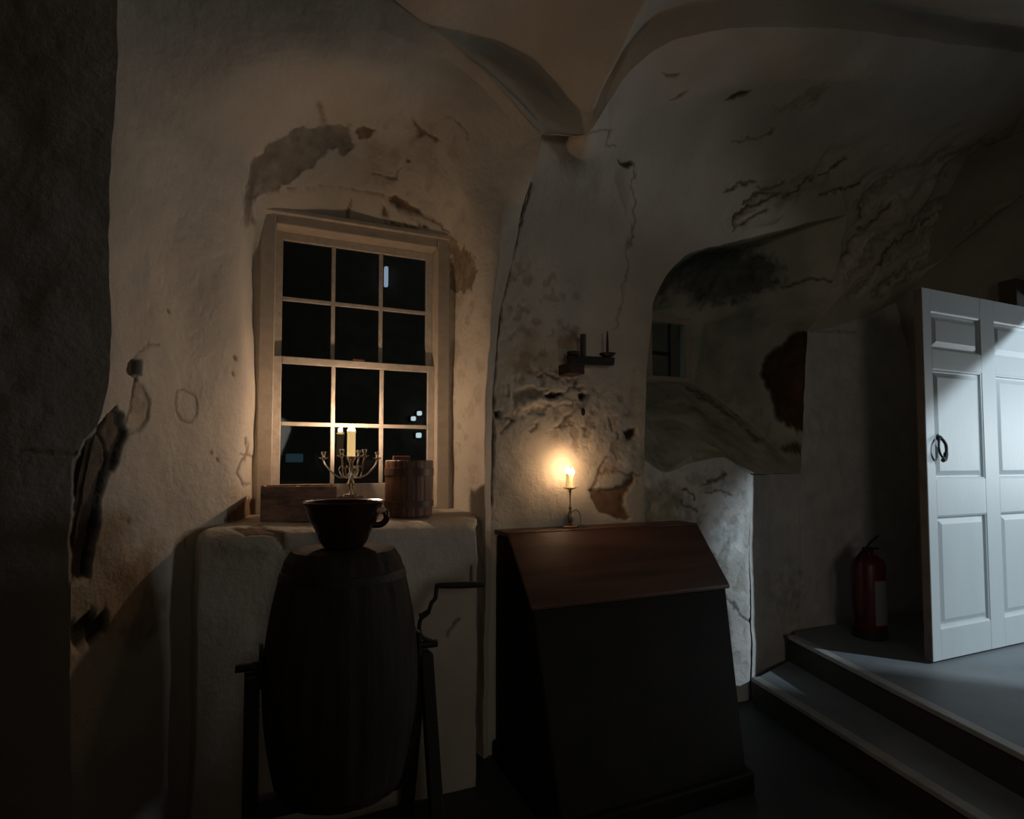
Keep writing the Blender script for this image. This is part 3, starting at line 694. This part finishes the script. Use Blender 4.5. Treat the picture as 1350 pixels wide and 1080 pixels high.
def sash(y, z0, z1, x0, x1, st, top, bot, name):
    bm = B()
    th = .035
    box(bm, x0, x0+st, y, y+th, z0, z1, .003); box(bm, x1-st, x1, y, y+th, z0, z1, .003)
    box(bm, x0+st, x1-st, y+.001, y+th, z1-top, z1, .003); box(bm, x0+st, x1-st, y+.001, y+th, z0, z0+bot, .003)
    gx0, gx1, gz0, gz1 = x0+st, x1-st, z0+bot, z1-top
    for k in (1, 2):
        xx = gx0+(gx1-gx0)*k/3; box(bm, xx-.010, xx+.010, y+.004, y+th-.004, gz0, gz1, .003)
    zz = (gz0+gz1)/2; box(bm, gx0, gx1, y+.005, y+th-.005, zz-.010, zz+.010, .003)
    s = obj(name, bm, M_muntin, win)
    for i in range(3):
        for j in range(2):
            bm = B(); box(bm, gx0+(gx1-gx0)*i/3, gx0+(gx1-gx0)*(i+1)/3, y+.016, y+.019, gz0+(gz1-gz0)*j/2, gz0+(gz1-gz0)*(j+1)/2)
            obj('pane', bm, M_glass, s)
    return s
us_ = sash(YB+.075, zm-.01, zt-.045, xi0, xi1, .036, .04, .03, 'upper_sash')
ls_ = sash(YB+.03, zb+.02, zm+.016, xi0, xi1, .036, .035, .125, 'lower_sash')
bm = B(); xm = (xi0+xi1)/2; box(bm, xm-.03, xm+.03, YB+.012, YB+.034, zm+.016, zm+.026, .003); tube(bm, [(xm-.02, YB+.02, zm+.03), (xm, YB+.022, zm+.034), (xm+.022, YB+.02, zm+.03)], .004)
obj('sash_lock', bm, M_rust, ls_)

# small window at the end of the alcove
w2 = empty('window_2', (0, 0, 0)); w2['kind'] = 'structure'
ax0, ax1 = Xat(857, 460, YA), Xat(907, 460, YA); az0, az1 = W(880, 500, Y=YA)[2], W(880, 421, Y=YA)[2]
bm = B(); f = .032
box(bm, ax0-.05, ax0+.012, YA-.015, YA+.06, az0-.02, az1+.02, .004); box(bm, ax1-f, ax1+.02, YA-.015, YA+.06, az0-.02, az1+.02, .004)
box(bm, ax0, ax1, YA-.014, YA+.06, az1-f, az1+.02, .004); box(bm, ax0, ax1, YA-.014, YA+.06, az0-.02, az0+.02, .004)
obj('window_frame', bm, M_frame, w2)
bm = B(); xm2 = ax0+(ax1-ax0)*.56; box(bm, xm2-.008, xm2+.008, YA+.02, YA+.04, az0, az1); box(bm, ax0, xm2, YA+.02, YA+.04, (az0+az1)/2-.045, (az0+az1)/2-.02)
obj('glazing_bar', bm, M_black, w2)
bm = B(); box(bm, ax0, ax1, YA+.028, YA+.031, az0, az1); obj('pane', bm, M_glass, w2)
# pale tone of the left half: an added wall outside that glows by itself
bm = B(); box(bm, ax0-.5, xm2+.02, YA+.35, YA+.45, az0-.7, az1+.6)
obj('wall_outside', bm, mat('added_glow_wall', (0.2, 0.3, 0.34), .9, emit=(0.10, 0.16, 0.18), estr=.6), kind='structure')

# ================================================================== DOOR
YD = 2.04
dx0 = Xat(1222, 600, YD); dx1 = XR-.0005; dz0, dz1 = W(1227, 874, Y=YD)[2], W(1222, 380, Y=YD)[2]
door = empty('door_1', (dx1, YD, dz0)); door['kind'] = 'structure'
ox, oy, oz = dx1, YD, dz0
def lx(x): return x-ox
DW = dx1-dx0
pc = [(dx0+.075, dx0+.075+(DW-.29)/2), (dx1-.075-(DW-.29)/2, dx1-.075)]
def zat(v): return W(1245, v, Y=YD)[2]
rows = [(zat(829), zat(680)), (zat(632), zat(487)), (zat(462), zat(413))]
bm = B(); T = .045
box(bm, lx(dx0), lx(pc[0][0]), 0, T, 0, dz1-oz, .002); box(bm, lx(pc[0][1]), lx(pc[1][0]), 0, T, 0, dz1-oz, .002); box(bm, lx(pc[1][1]), lx(dx1), 0, T, 0, dz1-oz, .002)
zr = [0, rows[0][0]-oz, rows[0][1]-oz, rows[1][0]-oz, rows[1][1]-oz, rows[2][0]-oz, rows[2][1]-oz, dz1-oz]
for (x0, x1) in pc:
    for k in range(4): box(bm, lx(x0), lx(x1), .0004, T, zr[2*k], zr[2*k+1], .002)
box(bm, lx(dx0)+.003, lx(dx1)-.003, .031, .043, .003, dz1-oz-.003)
obj('door_leaf', bm, M_door, door)
def panel(x0, x1, z0, z1):
    bm = B()
    def ring(i, y): return [bm.verts.new(p) for p in ((x0+i, y, z0+i), (x1-i, y, z0+i), (x1-i, y, z1-i), (x0+i, y, z1-i))]
    prof = [(0, .003), (.008, .006), (.012, .017), (.020, .018), (.045, .007), (.048, .006)]
    prev = None
    for i, y in prof:
        r = ring(i, y)
        if prev:
            for k in range(4): bm.faces.new((prev[k], prev[(k+1) % 4], r[(k+1) % 4], r[k]))
        prev = r
    bm.faces.new(prev)
    bk = ring(0, .03); bm.faces.new(bk)
    return bm
for (x0, x1) in pc:
    for (z0, z1) in rows:
        obj('door_panel', panel(lx(x0), lx(x1), z0-oz, z1-oz), M_door, door)
bm = B(); box(bm, lx(dx0)-.003, lx(dx0)+.001, .002, T-.002, .002, dz1-oz-.002); eo = obj('door_edge', bm, M_edge, door); eo['label'] = 'bare brown wooden edge'
hz = W(1235, 590, Y=YD)[2]-oz; hx = Xat(1236, 590, YD)-ox
bm = B()
lathe(bm, [(.012, 0), (.02, .004), (.012, .012)], 16)
bmesh.ops.rotate(bm, verts=bm.verts, cent=(0, 0, 0), matrix=Matrix.Rotation(math.pi/2, 3, 'X')); bmesh.ops.translate(bm, verts=bm.verts, vec=(hx, 0, hz+.055))
tube(bm, spline([(hx, -.015, hz+.06), (hx-.03, -.026, hz+.03), (hx-.036, -.03, hz-.02), (hx-.01, -.03, hz-.055), (hx+.02, -.028, hz-.06)], 16), .006)
tube(bm, spline([(hx, -.015, hz+.06), (hx+.03, -.024, hz+.02), (hx+.034, -.026, hz-.02), (hx+.02, -.028, hz-.06)], 14), .008)
tube(bm, [(hx+.03, -.026, hz-.03), (hx+.02, -.026, hz-.065), (hx+.0, -.026, hz-.072)], .012)
obj('door_handle', bm, M_black, door, smooth=True)
bm = B(); 
for k in (.22, .5, .78): box(bm, lx(dx1)-.005, lx(dx1)+.03, -.004, .03, (dz1-oz)*k-.05, (dz1-oz)*k+.05, .002)
obj('hinge', bm, M_iron, door)

# ================================================================== DESK
t = thing('slant_front_desk', (1.6, 2.4, 0), 'large dark mahogany slant-front desk against the pier, holding the small lit candlestick', 'desk')
o3 = np.array([1.6, 2.4, 0])
zt_ = 1.09
bl = Wz(655, 2.69, zt_); br = Wz(891, 2.69, zt_)
tl = bl+np.array([0, -.16, 0]); tr = br+np.array([0, -.16, 0])
fl = W(702, 797, Z=.825); fr_ = W(957, 769, Z=.825)
gr_ = W(984, 1012, Z=.10); gl_ = np.array([fl[0]-.02, gr_[1]+(fl[1]-fr_[1]), .10])
print('desk', bl, br, fl, fr_, gl_, gr_)
def q(p, dz=0, z=None): return np.array([p[0], p[1], (p[2] if z is None else z)+dz])-o3
bm = B()
# body: closed cross-section lofted from left to right
secL = [q(bl, z=.08), q(gl_, z=.08), q(fl, -.02), q(tl, -.02), q(bl, -.02)]
secR = [q(np.array([br[0], br[1], 0]), z=.08), q(gr_, z=.08), q(fr_, -.02), q(tr, -.02), q(br, -.02)]
va = [bm.verts.new(tuple(p)) for p in secL]; vb = [bm.verts.new(tuple(p)) for p in secR]
bm.faces.new(va); bm.faces.new(vb[::-1])
for i in range(5): bm.faces.new((va[i], va[(i+1) % 5], vb[(i+1) % 5], vb[i]))
bmesh.ops.bevel(bm, geom=list(bm.edges), offset=.006, segments=2, affect='EDGES')
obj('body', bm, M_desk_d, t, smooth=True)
bm = B()
ov = np.array([.012, 0, 0])
hexa(bm, [q(fl, -.018)-ov+np.array([0, -.015, -.008]), q(fr_, -.018)+ov+np.array([0, -.015, -.008]), q(tr, -.018)+ov, q(tl, -.018)-ov,
          q(fl, .002)-ov+np.array([0, -.015, -.008]), q(fr_, .002)+ov+np.array([0, -.015, -.008]), q(tr, .002)+ov, q(tl, .002)-ov], .006)
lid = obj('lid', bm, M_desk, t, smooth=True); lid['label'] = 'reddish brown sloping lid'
bm = B()
hexa(bm, [q(tl, -.018)-ov+np.array([0, -.004, 0]), q(tr, -.018)+ov+np.array([0, -.004, 0]), q(br, -.018)+ov, q(bl, -.018)-ov,
          q(tl, .004)-ov+np.array([0, -.004, 0]), q(tr, .004)+ov+np.array([0, -.004, 0]), q(br, .004)+ov, q(bl, .004)-ov], .005)
obj('top', bm, M_desk, t, smooth=True)
bm = B()
e1_, e2_ = np.array([-.02, -.03, 0]), np.array([.02, -.03, 0])
hexa(bm, [q(gl_, z=0)+e1_, q(gr_, z=0)+e2_, q(br, z=0)+np.array([.02, 0, 0]), q(bl, z=0)-np.array([.02, 0, 0]),
          q(gl_, z=.09)+e1_, q(gr_, z=.09)+e2_, q(br, z=.09)+np.array([.02, 0, 0]), q(bl, z=.09)-np.array([.02, 0, 0])], .012)
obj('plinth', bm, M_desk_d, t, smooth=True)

# ================================================================== CANDLES
def flame(bm, x, y, z, r, h):
    lathe(bm, [(r*.35, 0), (r*.9, h*.2), (r, h*.35), (r*.7, h*.6), (r*.3, h*.85), (r*.05, h)], 12, (x, y, z))
# small candlestick on the desk
cp = Wz(752, 2.635, zt_+.004)
ck = thing('candlestick', tuple(cp), 'small metal candlestick with two lit flames and a side loop, on the dark desk', 'candlestick')
fz = W(749, 622, Y=2.635)[2]-cp[2]
dzp = W(751, 645, Y=2.635)[2]-cp[2]
bm = B(); lathe(bm, [(.040, 0), (.042, .003), (.036, .007), (.014, .012), (.011, .016)], 24); obj('foot', bm, M_brass, ck, smooth=True)
bm = B(); lathe(bm, [(.007, .014), (.012, .03), (.016, .05), (.013, .072), (.006, .085), (.010, .095), (.004, .105), (.004, dzp-.02), (.009, dzp-.01), (.005, dzp)], 20); obj('stem', bm, M_brass, ck, smooth=True)
bm = B(); tube(bm, spline([(.012, 0, .075), (.035, 0, .085), (.055, 0, .065), (.062, 0, .03), (.058, 0, .006)], 16), .0028, 8); obj('loop_handle', bm, M_brass, ck, smooth=True)
bm = B(); lathe(bm, [(.004, dzp-.004), (.020, dzp), (.036, dzp+.006), (.037, dzp+.008), (.02, dzp+.003), (.004, dzp+.002)], 28); obj('drip_pan', bm, M_brass, ck, smooth=True)
for dx, hh in ((-.014, .002), (.013, -.008)):
    bm = B(); lathe(bm, [(.0095, dzp+.003), (.0095, fz-.012+hh), (.006, fz-.009+hh)], 14, (dx, 0, 0)); cd = obj('candle', bm, M_waxlit, ck, smooth=True)
    bm = B(); flame(bm, dx, 0, fz-.010+hh, .011, .042); obj('flame', bm, M_flame, cd, smooth=True)
lamp('desk_candle_light', 'POINT', (cp[0]-.002, cp[1]-.006, cp[2]+fz+.018), 1.35, (1.0, 0.62, 0.36), .012)

# candelabra on the window ledge
cq = Wz(462, 2.88, zL+.012)
cb = thing('candelabra', tuple(cq), 'branched silver candelabra with one thick lit candle, in front of the sash window', 'candelabra')
czc = W(462, 602, Y=2.88)[2]-cq[2]; czt = W(462, 570, Y=2.88)[2]-cq[2]
bm = B(); box(bm, -.055, .055, -.04, .04, 0, .085, .006); ob = obj('wooden_block', bm, M_box, cb); ob['label'] = 'brown block under the silver branches'
bm = B(); lathe(bm, [(.040, .085), (.038, .092), (.018, .10), (.010, .112), (.014, .13), (.02, .145), (.012, .165), (.010, czc-.03), (.022, czc-.012), (.024, czc), (.018, czc+.002)], 24); obj('stem', bm, M_silver, cb, smooth=True)
for k, ang in enumerate((175, 5, 235, 300, 60)):
    a = math.radians(ang); L = (.125 if k < 2 else .095); ca, sa = math.cos(a), math.sin(a)
    zk = czc+(.01 if k < 2 else .02)
    pth = spline([(0, 0, czc-.075), (.035*ca, .035*sa, czc-.10), (.075*ca, .075*sa, czc-.085), (L*ca*.9, L*sa*.9, zk-.055), (L*ca, L*sa, zk-.03)], 18)
    bm = B(); tube(bm, pth, .0042, 8); tube(bm, spline([(.04*ca, .04*sa, czc-.098), (.055*ca, .055*sa, czc-.06), (.04*ca, .04*sa, czc-.045), (.03*ca, .03*sa, czc-.058)], 10), .003, 6)
    arm = obj('arm', bm, M_silver, cb, smooth=True)
    bm = B(); lathe(bm, [(.004, -.03), (.008, -.024), (.022, -.018), (.023, -.015), (.008, -.014), (.006, -.008), (.011, .002), (.012, .012), (.009, .013)], 18, (L*ca, L*sa, zk)); obj('socket', bm, M_silver, arm, smooth=True)
bm = B(); lathe(bm, [(.019, czc), (.019, czt-.004), (.0215, czt), (.020, czt+.006), (.014, czt+.004)], 24); cd = obj('candle', bm, M_waxlit, cb, smooth=True)
bm = B(); flame(bm, 0, 0, czt-.004, .019, .040); obj('flame', bm, M_flame, cd, smooth=True)
lamp('window_candle_light', 'POINT', (cq[0], cq[1]-.005, cq[2]+czt+.03), 5.6, (1.0, 0.68, 0.46), .012)

# ================================================================== THINGS ON THE LEDGE
# wooden box
bp = Wz(394, 2.78, zL+.004)
bx = thing('wooden_box', tuple(bp), 'open weathered wooden box at the left of the window ledge', 'box', rz=math.radians(-4))
wb_, db_, hb_ = .152, .11, .150
bm = B()
box(bm, -wb_, wb_, -db_, -db_+.014, 0, hb_, .002); box(bm, -wb_, wb_, db_-.014, db_, 0, hb_, .002)
box(bm, -wb_, -wb_+.014, -db_+.014, db_-.014, 0, hb_+.004, .002); box(bm, wb_-.014, wb_, -db_+.014, db_-.014, 0, hb_+.004, .002)
box(bm, -wb_+.014, wb_-.014, -db_+.014, db_-.014, 0, .012)
obj('box_sides', bm, M_box, bx)
bm = B(); box(bm, -.015, 0, -db_+.014, db_-.014, .012, hb_-.004, .002); obj('divider', bm, M_boxin, bx)
bm = B()
for sx in (-1, 1):
    for k in range(3): lathe(bm, [(.004, 0), (.004, .003), (.001, .004)], 8, (sx*(wb_-.007), -k*.0, .03+k*.05))
for v_ in bm.verts: v_.co = Vector((v_.co.x, -db_-(v_.co.z % .05 - .03 if False else .0015), v_.co.z))
bm.free()
# bucket
bp = Wz(539, 2.76, zL+.004)
rb = .112; hb = .262
bk = thing('wooden_bucket', tuple(bp), 'round brown staved bucket at the right end of the window ledge', 'bucket')
bm = B()
prof = [(rb*.93, 0), (rb*.97, .008), (rb, hb*.5), (rb, hb-.004), (rb-.004, hb), (rb-.012, hb-.001), (rb-.012, .02), (.002, .018)]
n = 64
rings = []
for r_, z_ in prof:
    rings.append([bm.verts.new(((r_-(.0022 if i % 4 == 0 and r_ > .1 else 0))*math.cos(2*math.pi*i/n), (r_-(.0022 if i % 4 == 0 and r_ > .1 else 0))*math.sin(2*math.pi*i/n), z_)) for i in range(n)])
for a, b in zip(rings, rings[1:]):
    for i in range(n): bm.faces.new((a[i], a[(i+1) % n], b[(i+1) % n], b[i]))
bm.faces.new(rings[0][::-1]); bm.faces.new(rings[-1])
obj('staves', bm, M_bucket, bk)
for z0, z1 in ((.045, .075), (.19, .225)):
    bm = B(); lathe(bm, [(rb-.002, z0), (rb+.0035, z0+.001), (rb+.0035, z1-.001), (rb-.002, z1)], 48, cap=False); obj('hoop', bm, M_hoop, bk, smooth=True)
bm = B(); box(bm, -.055, .03, rb-.014, rb-.001, hb-.006, hb+.022, .004); obj('raised_stave', bm, M_bucket, bk)

# ================================================================== BARREL CHURN
ch_p = Wz(448, 2.12, 0)
ch = thing('barrel_churn', tuple(ch_p), 'dark upright barrel churn with an iron crank, standing below the window ledge', 'churn')
zt2, zmid, zb2 = W(448, 724, Y=2.12)[2], .76, .34
n = 60
bm = B(); rings = []
for k in range(25):
    s = k/24; z_ = zb2+(zt2-zb2)*s
    r_ = .180+.075*math.sin(math.pi*min(1, s*.9+.1))**.8
    if k == 0 or k == 24: r_ -= .008
    rings.append([bm.verts.new(((r_-(.003 if i % 5 == 0 else 0))*math.cos(2*math.pi*(i+.5)/n), (r_-(.003 if i % 5 == 0 else 0))*math.sin(2*math.pi*(i+.5)/n), z_)) for i in range(n)])
for r_, z_ in ((.150, zt2+.004), (.12, zt2+.006), (.002, zt2+.008)):
    rings.append([bm.verts.new((r_*math.cos(2*math.pi*(i+.5)/n), r_*math.sin(2*math.pi*(i+.5)/n), z_)) for i in range(n)])
for a, b in zip(rings, rings[1:]):
    for i in range(n): bm.faces.new((a[i], a[(i+1) % n], b[(i+1) % n], b[i]))
bm.faces.new(rings[0][::-1]); bm.faces.new(rings[-1])
obj('barrel', bm, M_churn, ch)
def rad(z_): s = (z_-zb2)/(zt2-zb2); return .180+.075*math.sin(math.pi*min(1, s*.9+.1))**.8
for s in (.90,):
    z_ = zb2+(zt2-zb2)*s
    bm = B(); lathe(bm, [(rad(z_-.014)-.002, z_-.014), (rad(z_-.014)+.003, z_-.013), (rad(z_+.014)+.003, z_+.013), (rad(z_+.014)-.002, z_+.014)], 48, cap=False); obj('hoop', bm, M_iron, ch, smooth=True)
for sx in (-1, 1):
    bm = B(); tube(bm, [(sx*.335, 0, zmid), (sx*.262, 0, zmid)], .014)
    ax = obj('axle', bm, M_iron, ch, smooth=True)
    bm = B(); box(bm, sx*.258-.006, sx*.258+.006, -.05, .05, zmid-.06, zmid+.06, .004)
    obj('axle_plate', bm, M_iron, ax)
# crank from pixels: arm rises to the right, grip lies level
def loc(u, v, Y): return tuple(W(u, v, Y=Y)-ch_p)
bm = B()
tube(bm, spline([(.33, 0, zmid), loc(555, 838, 2.12), loc(554, 818, 2.12), loc(564, 808, 2.12), loc(569, 795, 2.12), loc(574, 788, 2.12), loc(576, 772, 2.12)], 26), .008, 8)
tube(bm, [loc(553, 812, 2.12), loc(566, 806, 2.12)], .011, 8)
ckk = obj('crank', bm, M_iron, ch, smooth=True)
bm = B(); a_, b_ = np.array(loc(574, 772, 2.12)), np.array(loc(638, 771, 2.12)); tube(bm, [a_, a_*.9+b_*.1, a_*.5+b_*.5, a_*.1+b_*.9, b_], .011, 12, rs=[.008, .011, .013, .011, .008]); obj('grip', bm, M_churn_d, ckk, smooth=True)
for sx in (-1, 1):
    bm = B()
    for sy in (-1, 1):
        hexa(bm, [(sx*.285-.022, sy*.24-.022, 0), (sx*.285+.022, sy*.24-.022, 0), (sx*.285+.022, sy*.24+.022, 0), (sx*.285-.022, sy*.24+.022, 0),
                  (sx*.285-.022, sy*.03-.022, zmid-.02), (sx*.285+.022, sy*.03-.022, zmid-.02), (sx*.285+.022, sy*.03+.022, zmid-.02), (sx*.285-.022, sy*.03+.022, zmid-.02)], .004)
    obj('trestle_leg', bm, M_churn_d, ch)
for sy in (-1, 1):
    bm = B(); box(bm, -.285, .285, sy*.19-.018, sy*.19+.018, .17, .22, .004)
    obj('stretcher', bm, M_churn_d, ch)
# crock on the churn
cr_p = Wz(453, 2.10, zt2-.0)
cro = thing('earthenware_crock', (cr_p[0], cr_p[1], zt2+.009), 'dark brown glazed flared crock standing on the barrel churn', 'crock')
Hc = W(453, 660, Y=2.10)[2]-(zt2+.009)
bm = B(); lathe(bm, [(.062, 0), (.068, .004), (.078, Hc*.12), (.094, Hc*.36), (.104, Hc*.50), (.112, Hc*.56), (.121, Hc*.74), (.126, Hc*.86), (.134, Hc*.92), (.137, Hc*.97), (.132, Hc), (.122, Hc*.975), (.112, Hc*.8), (.085, Hc*.3), (.055, .012), (.002, .010)], 56)
obj('vessel', bm, M_crock, cro, smooth=True)
bm = B(); tube(bm, spline([(.104, -.03, Hc*.80), (.130, -.045, Hc*.76), (.136, -.047, Hc*.60), (.120, -.038, Hc*.48), (.09, -.026, Hc*.46)], 18), .011, 10)
hd = obj('handle', bm, M_crock, cro, smooth=True)
bm = B(); lathe(bm, [(.002, -.010), (.012, -.006), (.016, 0), (.012, .008), (.002, .011)], 14, (.108, -.070, Hc*.80), sx=1.5, sy=.6); cpo = obj('pale_spot', bm, M_pale, cro, smooth=True); cpo['label'] = 'pale spot beside the handle'  # small pale lump set beside the handle

# ================================================================== SCONCE
sy_ = YP-.115
def S(u, v, y=sy_): return W(u, v, Y=y)
org = S(761, 475, YP)
sc = thing('wall_sconce', tuple(org), 'black iron double candle bracket fixed to the pier above the lit candlestick', 'sconce')
def l(p): return tuple(np.array(p)-org)
p0, p1 = S(751, 474), S(810, 478)
bm = B(); a_ = S(750, 472); c_ = S(811, 479)
hexa(bm, [l(S(752, 480)), l(S(810, 481.5)), l(S(810, 481.5)+np.array([0, .03, 0])), l(S(752, 480)+np.array([0, .03, 0])),
          l(S(750, 468)), l(S(811, 471.5)), l(S(811, 471.5)+np.array([0, .03, 0])), l(S(750, 468)+np.array([0, .03, 0]))], .003)
obj('bar', bm, M_iron, sc)
bm = B(); q0 = S(751, 492); q1 = S(771, 479)
box(bm, q0[0]-org[0], q1[0]-org[0], q0[1]-org[1]+.0, .02, q0[2]-org[2], q1[2]-org[2], .004); obj('bracket_block', bm, M_rust, sc)
for (u, v, du, nm) in ((758, 465, 14, 0), (803, 467, 14, 1)):
    c = S(u, v); r_ = .034 if nm == 0 else .044
    bm = B(); lathe(bm, [(.012, -.012), (.03, -.010), (r_, .004), (r_+.001, .006), (.03, .001), (.004, 0)], 20, tuple(np.array(l(c))+np.array([0, .015, 0]))); obj('drip_pan', bm, M_iron, sc, smooth=True)
c = S(771, 470); tpz = S(771, 440)[2]-org[2]
bm = B(); lathe(bm, [(.0155, 0), (.0155, tpz-(c[2]-org[2])-.002), (.013, tpz-(c[2]-org[2]))], 18, tuple(np.array(l(c))+np.array([0, .015, 0]))); ob = obj('candle_tube', bm, M_waxd, sc, smooth=True); ob['label'] = 'thick black candle tube'
c = S(803, 468); tpz = S(803, 436)[2]-c[2]
bm = B(); lathe(bm, [(.0075, 0), (.0065, tpz*.6), (.003, tpz)], 12, tuple(np.array(l(c))+np.array([0, .015, 0]))); ob = obj('candle_stub', bm, M_rust, sc, smooth=True); ob['label'] = 'thin brown spike'
# little hook below
hk = W(768, 543, Y=YP-.004)
hook = empty('wall_hook', tuple(hk)); tag(hook, 'tiny iron hook plate on the broken plaster below the sconce', 'hook')
bm = B(); lathe(bm, [(.002, 0), (.012, .001), (.013, .004), (.004, .005)], 14)
bmesh.ops.rotate(bm, verts=bm.verts, cent=(0, 0, 0), matrix=Matrix.Rotation(math.pi/2, 3, 'X')); bmesh.ops.scale(bm, verts=bm.verts, vec=(.8, 1, 1.7))
obj('plate', bm, M_rust, hook, smooth=True)
bm = B(); tube(bm, spline([(0, -.004, .01), (0, -.018, .008), (0, -.024, -.008), (0, -.014, -.018), (0, -.008, -.012)], 12), .003, 8); obj('hook_arm', bm, M_iron, hook, smooth=True)

# ================================================================== FIRE EXTINGUISHER
ep = Wz(1147, 2.52, ZS2+.003)
print('ext', ep)
ex = thing('fire_extinguisher', tuple(ep), 'red fire extinguisher with a black hose in the dark corner behind the open door', 'extinguisher')
re, he = .095, .50
bm = B(); lathe(bm, [(re-.004, .03), (re, .04), (re, he-.06), (re*.92, he-.03), (re*.6, he), (.03, he+.012), (.025, he+.03)], 36); obj('cylinder', bm, M_red, ex, smooth=True)
bm = B(); lathe(bm, [(re-.002, 0), (re+.004, .003), (re+.004, .05), (re-.002, .052)], 36); obj('base_ring', bm, M_black, ex, smooth=True)
bm = B()
for i in range(13):
    pass
a0, a1_ = math.radians(-125), math.radians(-45); rr = re+.0015; vs = []
for i in range(15):
    a = a0+(a1_-a0)*i/14; vs.append((bm.verts.new((rr*math.cos(a), rr*math.sin(a), .09)), bm.verts.new((rr*math.cos(a), rr*math.sin(a), .36))))
for p_, q_ in zip(vs, vs[1:]): bm.faces.new((p_[0], q_[0], q_[1], p_[1]))
obj('instruction_label', bm, M_label, ex, smooth=True)
bm = B(); box(bm, -.03, .03, -.02, .02, he+.02, he+.055, .004); tube(bm, [(-.01, 0, he+.05), (.03, 0, he+.085), (.10, 0, he+.12)], .007); tube(bm, [(0, 0, he+.04), (.05, 0, he+.045), (.10, 0, he+.04)], .007)
obj('valve', bm, M_black, ex, smooth=True)
bm = B(); tube(bm, spline([(-.02, 0, he+.045), (-.11, -.02, he+.01), (-.175, -.03, he-.08), (-.185, -.03, he-.2), (-.16, -.02, he-.32), (-.125, -.01, he-.40)], 28), .010, 10); obj('hose', bm, M_black, ex, smooth=True)

# ================================================================== GLOWING SPECKS BEYOND THE SASH WINDOW
M_out = mat('white_glow', (0.8, 0.85, 0.9), 0.4, emit=(0.85, 0.93, 1.0), estr=0.9)
M_outb = mat('pale_blue_glow', (0.5, 0.55, 0.7), 0.4, emit=(0.45, 0.52, 0.72), estr=0.7)
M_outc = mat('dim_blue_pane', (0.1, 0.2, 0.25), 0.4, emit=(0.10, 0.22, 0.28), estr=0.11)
bm = B(); box(bm, -2, 5, 7.07, 7.3, 0, 6); obj('wall_outside', bm, mat('street_wall', (0.12, 0.10, 0.08), .9, var=.3), kind='structure')
bm = B(); box(bm, -2.5, 7, 4.21, 7.6, -.1, 0); obj('floor_outside', bm, M_floor, kind='structure')
def speck(u, v, r, name_, label, m_, wide=1.0, tall=1.0, cat='lamp'):  # small glowing box with a black back, set beyond the panes
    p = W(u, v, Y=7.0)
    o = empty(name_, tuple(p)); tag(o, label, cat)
    bm = B(); box(bm, -r*wide, r*wide, -.03, .03, -r*tall, r*tall, .012); obj('glow_face', bm, m_, o)
    bm = B(); box(bm, -r*wide-.008, r*wide+.008, .031, .07, -r*tall-.008, r*tall+.008, .004); obj('backing', bm, M_black, o)
speck(553, 545, .026, 'glow_speck', 'tiny white glowing speck, uppermost of three at the right edge of the sash window', M_out)
speck(545, 552, .026, 'glow_speck', 'tiny white glowing speck, middle and leftmost of three in the sash window', M_out)
speck(552, 574, .030, 'glow_speck', 'tiny white glowing speck, lowest of three, just below a glazing bar', M_out)
speck(509, 365, .022, 'glow_speck', 'thin upright bluish strip seen in the top right pane of the sash window', M_outb, 1.0, 5.5)
speck(388, 604, .07, 'lit_pane', 'dim blue-green pane outside, seen low in the bottom left window pane', M_outc, 1.3, .7, 'light')
